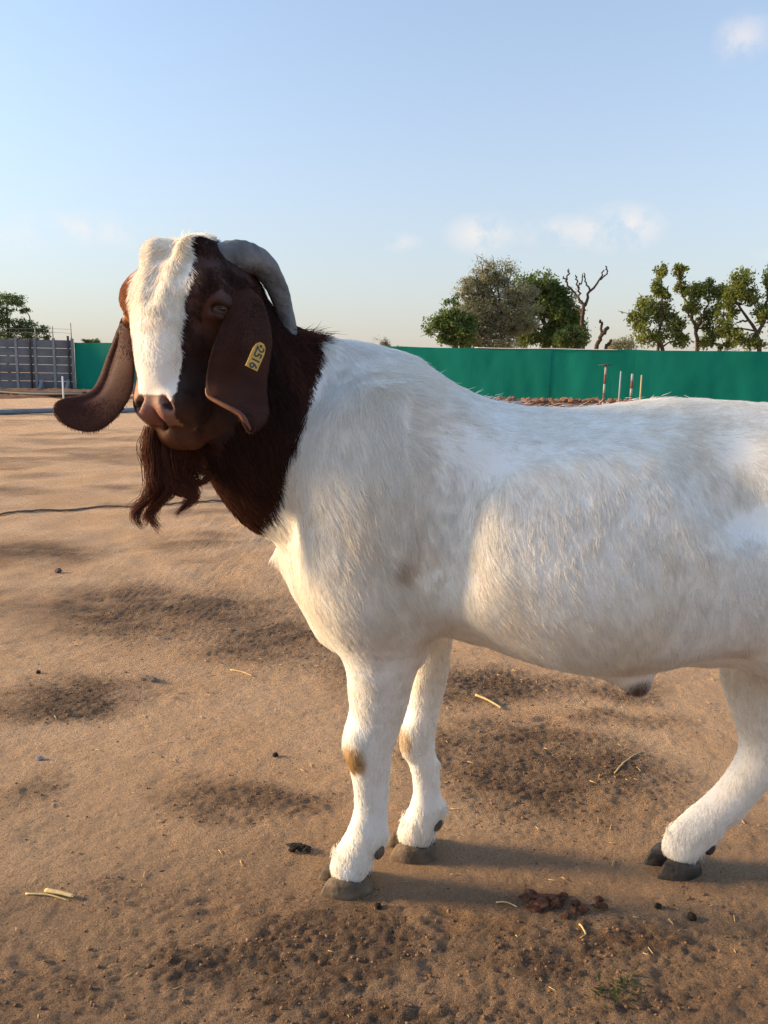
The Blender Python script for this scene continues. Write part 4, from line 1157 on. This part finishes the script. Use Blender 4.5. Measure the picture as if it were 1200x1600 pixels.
def foot(u, v, head_deg, size, material, dews):
    p = gat(u, v); h = R(head_deg)
    for s in (-1, 1):
        o = np.array([-math.sin(h), math.cos(h), 0]) * s * .0165 * size
        sp = s * .03
        claw(p + o + np.array([0, 0, -.003]), h + sp, 0.076 * size, .039 * size, .026 * size, s, material)
    for (du, dv, Y) in dews:
        q = at(du, dv, Y)
        mesh_obj('dew_claw', *ico(q, (.007, .008, .0125), [(0.9, 0, -.43), (0, 1, 0), (.43, 0, .9)], 2), material, goat)


foot(543, 1382, 190, 1.06, hoof_pale, [(593, 1332, 1.083), (594, 1327, 1.11)])
foot(647, 1329, 187, 1.06, hoof_pale, [(684, 1289, 1.181), (687, 1285, 1.205)])
foot(1053, 1354, 196, 1.04, hoof_m, [(1110, 1326, 1.148), (1106, 1322, 1.172)])
# feathered hair falling over the coronets and dew claws
tp, trd, tcl = [], [], []
for (fu, fv, fy, ru) in [(551, 1350, 1.106, .031), (654, 1298, 1.196, .0305), (1070, 1321, 1.164, .0305)]:
    c0 = at(fu, fv, fy)
    for k in range(480):
        an = RNG.uniform(0, 2 * math.pi); d_ = np.array([math.cos(an), math.sin(an) * .92, 0]); r_ = c0 + d_ * ru * RNG.uniform(.9, 1.02) + np.array([0, 0, RNG.uniform(-.006, .030)])
        l_ = RNG.uniform(.005, .015); o_ = d_ * .13 + np.array([-.12, 0, -1]) + RNG.normal(0, .22, 3); o_ /= np.linalg.norm(o_)
        tp.append([r_ + o_ * l_ * s + d_ * (l_ * .25 * (s - s * s)) for s in (0, .33, .66, 1)]); trd.append(np.array([.00045, .0004, .0003, .0001]))
        tcl.append((WHITE * .8 + CREAM * .2) * (1 - .5 * RNG.random() ** 3))
hair_obj('fetlock_hair', np.array(tp), np.array(trd), np.array(tcl), goat, fur_m)
foot(1310, 1400, 185, 1.1, hoof_m, [(1360, 1340, .97), (1358, 1336, 1.01)])

# --- ear tag
tag_m = noise_mat('tag_plastic', (.60, .38, .08), (.78, .52, .13), 160, .5); ink = mat('tag_ink', (.06, .08, .09), .6, .2)
TC = at(399, 557, .945)
tl = at(389, 578, .953) - at(405, 540, .958); tl /= np.linalg.norm(tl)
tn = CAM - TC; tn = tn / np.linalg.norm(tn) + np.array([.55, 0, .0]); tn -= tl * (tn @ tl); tn /= np.linalg.norm(tn); tw_ = np.cross(tl, tn)
outl = [(-.0095, .018), (.0095, .018), (.0095, -.008), (.0075, -.016), (.003, -.0205), (-.003, -.0205), (-.0075, -.016), (-.0095, -.008)]
V = []
for zt in (.0011, -.0011): V += [TC + tw_ * x_ * .86 + tl * y_ * .86 + tn * (zt + .0025) for x_, y_ in outl]
n = len(outl); Fq = [tuple(range(n)), tuple(range(n, 2 * n))[::-1]] + [(k, k + n, (k + 1) % n + n, (k + 1) % n) for k in range(n)]
tg = mesh_obj('ear_tag', V, Fq, tag_m, None, False)
tag(tg, 'small yellow plastic ear tag numbered 2516 hanging on the brown ear', 'ear tag')
fc = bpy.data.curves.new('lettering', 'FONT'); fc.body = '2516'; fc.size = .0150; fc.align_x = 'CENTER'; fc.align_y = 'CENTER'; fc.extrude = .0001; fc.offset = .0003; fc.space_character = .92
fo = bpy.data.objects.new('lettering', fc); COL.objects.link(fo)
Mx = Matrix(((tl[0], -tw_[0], tn[0]), (tl[1], -tw_[1], tn[1]), (tl[2], -tw_[2], tn[2])))
if Mx.determinant() < 0: Mx = Matrix(((tl[0], tw_[0], tn[0]), (tl[1], tw_[1], tn[1]), (tl[2], tw_[2], tn[2])))
fc.materials.append(ink); bpy.context.view_layer.update()
tm = bpy.data.meshes.new_from_object(fo.evaluated_get(bpy.context.evaluated_depsgraph_get())); bpy.data.objects.remove(fo)
lo_ = bpy.data.objects.new('lettering', tm); COL.objects.link(lo_); lo_.parent = tg
lo_.matrix_world = Matrix.Translation(Vector(TC + tn * .0039 + tl * .001)) @ Mx.to_4x4()
mesh_obj('stud', *ico(TC - tl * .0135 + tn * .003, (.0022, .0022, .0016), [tl, tw_, tn], 2), ink, tg)

# ------------------------------------------------------------------ small things on the ground
def on_ground(u, v, dz=0.0):
    p = gat(u, v); z = float(ground_h(np.array([p[0]]), np.array([p[1]]))[0]); return np.array([p[0], p[1], z + dz])


dung_m = noise_mat('dung', (.012, .010, .009), (.05, .038, .028), 120, .8, .8, 200, spec=.2)
straw_m = noise_mat('straw', (.50, .36, .15), (.66, .50, .24), 80, .7, spec=.3)
wood_m = noise_mat('weathered_wood', (.10, .085, .075), (.22, .19, .165), 40, .9, .6, 120, stretch=(1, 6, 1))
# dark dry dung flake before the near foreleg
p = on_ground(468, 1327); parts_ = [lump(p + np.array([RNG.normal(0, .009), RNG.normal(0, .007), RNG.uniform(.002, .008)]), (RNG.uniform(.005, .011), RNG.uniform(.004, .008), .005), k + 900, 2, .7, .6) for k in range(9)]
tag(mesh_obj('dung_flake', *merge(parts_), dung_m, None, False), 'small black crumbly dung flake left of the near foreleg', 'dung')
# wood chip
p = on_ground(235, 1064, .006); V, Fq = lump((0, 0, 0), (.026, .010, .007), 321, 2, .8, .5)
c_, s_ = math.cos(-.55), math.sin(-.55); V = np.stack([V[:, 0] * c_ - V[:, 1] * s_, V[:, 0] * s_ + V[:, 1] * c_, V[:, 2]], 1)
tag(mesh_obj('wood_chip', V + p, Fq, wood_m, None, False), 'grey weathered wood chip lying on the sand below the beard', 'wood chip')
# stone with its shadow
p = on_ground(91, 893, .008); tag(mesh_obj('stone', *lump(p, (.014, .011, .013), 77, 2, .8, .5), noise_mat('stone', (.06, .05, .045), (.15, .12, .10), 60, .9), None, False), 'small dark stone alone on the bright sand', 'stone')


def straw(u0, v0, u1, v1, rad, label, bend=.003):
    a, b_ = on_ground(u0, v0, rad), on_ground(u1, v1, rad); m_ = (a + b_) / 2 + np.array([0, bend, .002])
    P = spline([a, m_, b_], 12); P[:, 2] = np.maximum(P[:, 2], ground_h(P[:, 0], P[:, 1]) + rad * .8)
    V, Fq = tube(P, rad * np.linspace(1.1, .8, 12), 7); V[:, 2] = P[:, 2].mean() + (V[:, 2] - P[:, 2].mean()) * (.55 if rad > .004 else 1); o = mesh_obj('straw_stalk', V, Fq, straw_m)
    return tag(o, label, 'straw', 'straw stalks on the ground')


straw(72, 1397, 116, 1407, .0042, 'thick pale yellow straw stalk at the left of the foreground', .0)
straw(40, 1399, 108, 1409, .0014, 'thin straw lying against the thick yellow stalk')
straw(743, 1092, 784, 1108, .0030, 'straw stalk lying behind the far foreleg')
straw(960, 1212, 1002, 1176, .0014, 'thin bent straw before the hind hoof', .006)
straw(360, 1048, 396, 1058, .0018, 'short straw on the dark patch under the chest')
straw(905, 1448, 915, 1464, .0014, 'tiny pale straw in the foreground below the hind hoof')
straw(775, 1410, 808, 1418, .0012, 'thin pale straw right of the near fore hoof')
# trodden reddish dung pile
p = on_ground(868, 1412); parts_ = []
for k in range(26):
    o_ = RNG.normal(0, 1, 2) * np.array([.024, .013]); parts_.append(lump(p + np.array([o_[0], o_[1], RNG.uniform(-.001, .005)]), (RNG.uniform(.006, .015), RNG.uniform(.005, .010), .005), 500 + k, 2, .7, .6))
tag(mesh_obj('dung_heap', *merge(parts_), noise_mat('old_dung', (.055, .022, .012), (.15, .065, .035), 70, .9, .8, 150), None, False), 'flattened reddish brown dung heap between fore and hind hooves', 'dung')
# green weed
p = on_ground(960, 1550); parts_ = []
for k in range(60):
    o_ = RNG.normal(0, 1, 2) * np.array([.018, .012]); d = RNG.normal(0, 1, 3); d[2] = abs(d[2]) * .8; d /= np.linalg.norm(d); l_ = RNG.uniform(.006, .016)
    a = p + np.array([o_[0], o_[1], .001]); sd_ = np.cross(d, [0, 0, 1]); sd_ /= np.linalg.norm(sd_) + 1e-9
    parts_.append((np.array([a, a + d * l_ * .5 + sd_ * l_ * .16, a + d * l_, a + d * l_ * .5 - sd_ * l_ * .16]), [(0, 1, 2, 3)]))
tag(mesh_obj('weed', *merge(parts_), leaf_mat('weed_leaf', (.04, .065, .02), (.08, .11, .04)), None, False), 'tiny green weed sprouting in the foreground soil', 'weed')
# small clods and pebbles, each picked out in the photograph
for (u, v, r_, lab) in [(62, 1186, .006, 'tiny blue grey pebble at the left of the bare sand'), (430, 1182, .006, 'tiny black pebble left of the near foreleg knee'), (60, 1052, .006, 'tiny dark clod above the dark patch at the left'),
                        (1028, 1419, .0055, 'small dark clod below the hind hoof'), (1080, 1434, .007, 'larger dark clod below and right of the hind hoof'), (590, 1420, .006, 'small clod just behind the near fore hoof')]:
    tag(mesh_obj('pebble', *lump(on_ground(u, v, r_ * .5), (r_, r_, r_), int(u + v), 2, .8, .4), dung_m if u != 62 else noise_mat('blue_stone', (.14, .16, .2), (.25, .27, .3), 60), None, False), lab, 'pebble', 'pebbles on the ground')
# fine crumbs of soil and chaff, beyond counting
def scatter(n_, rmin, rmax, sub, seed, xr, yr, dense_on_patch):
    rg_ = np.random.default_rng(seed); X = rg_.uniform(*xr, n_); Y = yr[0] + (yr[1] - yr[0]) * rg_.random(n_) ** 1.3
    m_ = patch_mask(X, Y); keep = rg_.random(n_) < (.03 + .97 * m_ if dense_on_patch else np.ones(n_)); X, Y = X[keep], Y[keep]
    Z = ground_h(X, Y); rr_ = rmin + (rmax - rmin) * rg_.random(len(X)) ** 4
    V0, F0 = ico((0, 0, 0), (1, 1, 1), np.eye(3), 1); F0 = np.array(F0)
    jag = 1 + rg_.uniform(-.35, .35, (len(X), len(V0)))
    V = V0[None] * jag[:, :, None] * rr_[:, None, None] * np.stack([rg_.uniform(.7, 1.5, len(X)), rg_.uniform(.7, 1.3, len(X)), rg_.uniform(.5, .9, len(X))], 1)[:, None]
    V += np.stack([X, Y, Z + rr_ * .15], 1)[:, None]
    Fq = (F0[None] + (np.arange(len(X)) * len(V0))[:, None, None]).reshape(-1, 3)
    return V.reshape(-1, 3), Fq


V, Fq = scatter(26000, .0007, .0032, 1, 61, (-1.0, 1.0), (.62, 2.6), True)
tag(mesh_obj('soil_crumbs', V, Fq, noise_mat('soil_crumb', (.13, .075, .045), (.27, .165, .10), 40, .95, spec=.1), None, False), 'loose crumbs of dark soil on the trodden patches', 'soil', kind='stuff')
rg_ = np.random.default_rng(91); V = []; Fq = []
X = rg_.uniform(-.9, .9, 260); Y = rg_.uniform(.62, 2.4, 260); Z = ground_h(X, Y); A_ = rg_.uniform(0, 6.28, 260); Ls = rg_.uniform(.002, .010, 260)
parts_ = [tube([(X[k] - math.cos(A_[k]) * Ls[k], Y[k] - math.sin(A_[k]) * Ls[k], Z[k] + .0015), (X[k] + math.cos(A_[k]) * Ls[k], Y[k] + math.sin(A_[k]) * Ls[k], Z[k] + .002)], .0005 + .0004 * rg_.random(), 4) for k in range(260)]
tag(mesh_obj('chaff', *merge(parts_), straw_m), 'tiny scattered bits of straw chaff on the sand', 'chaff', kind='stuff')
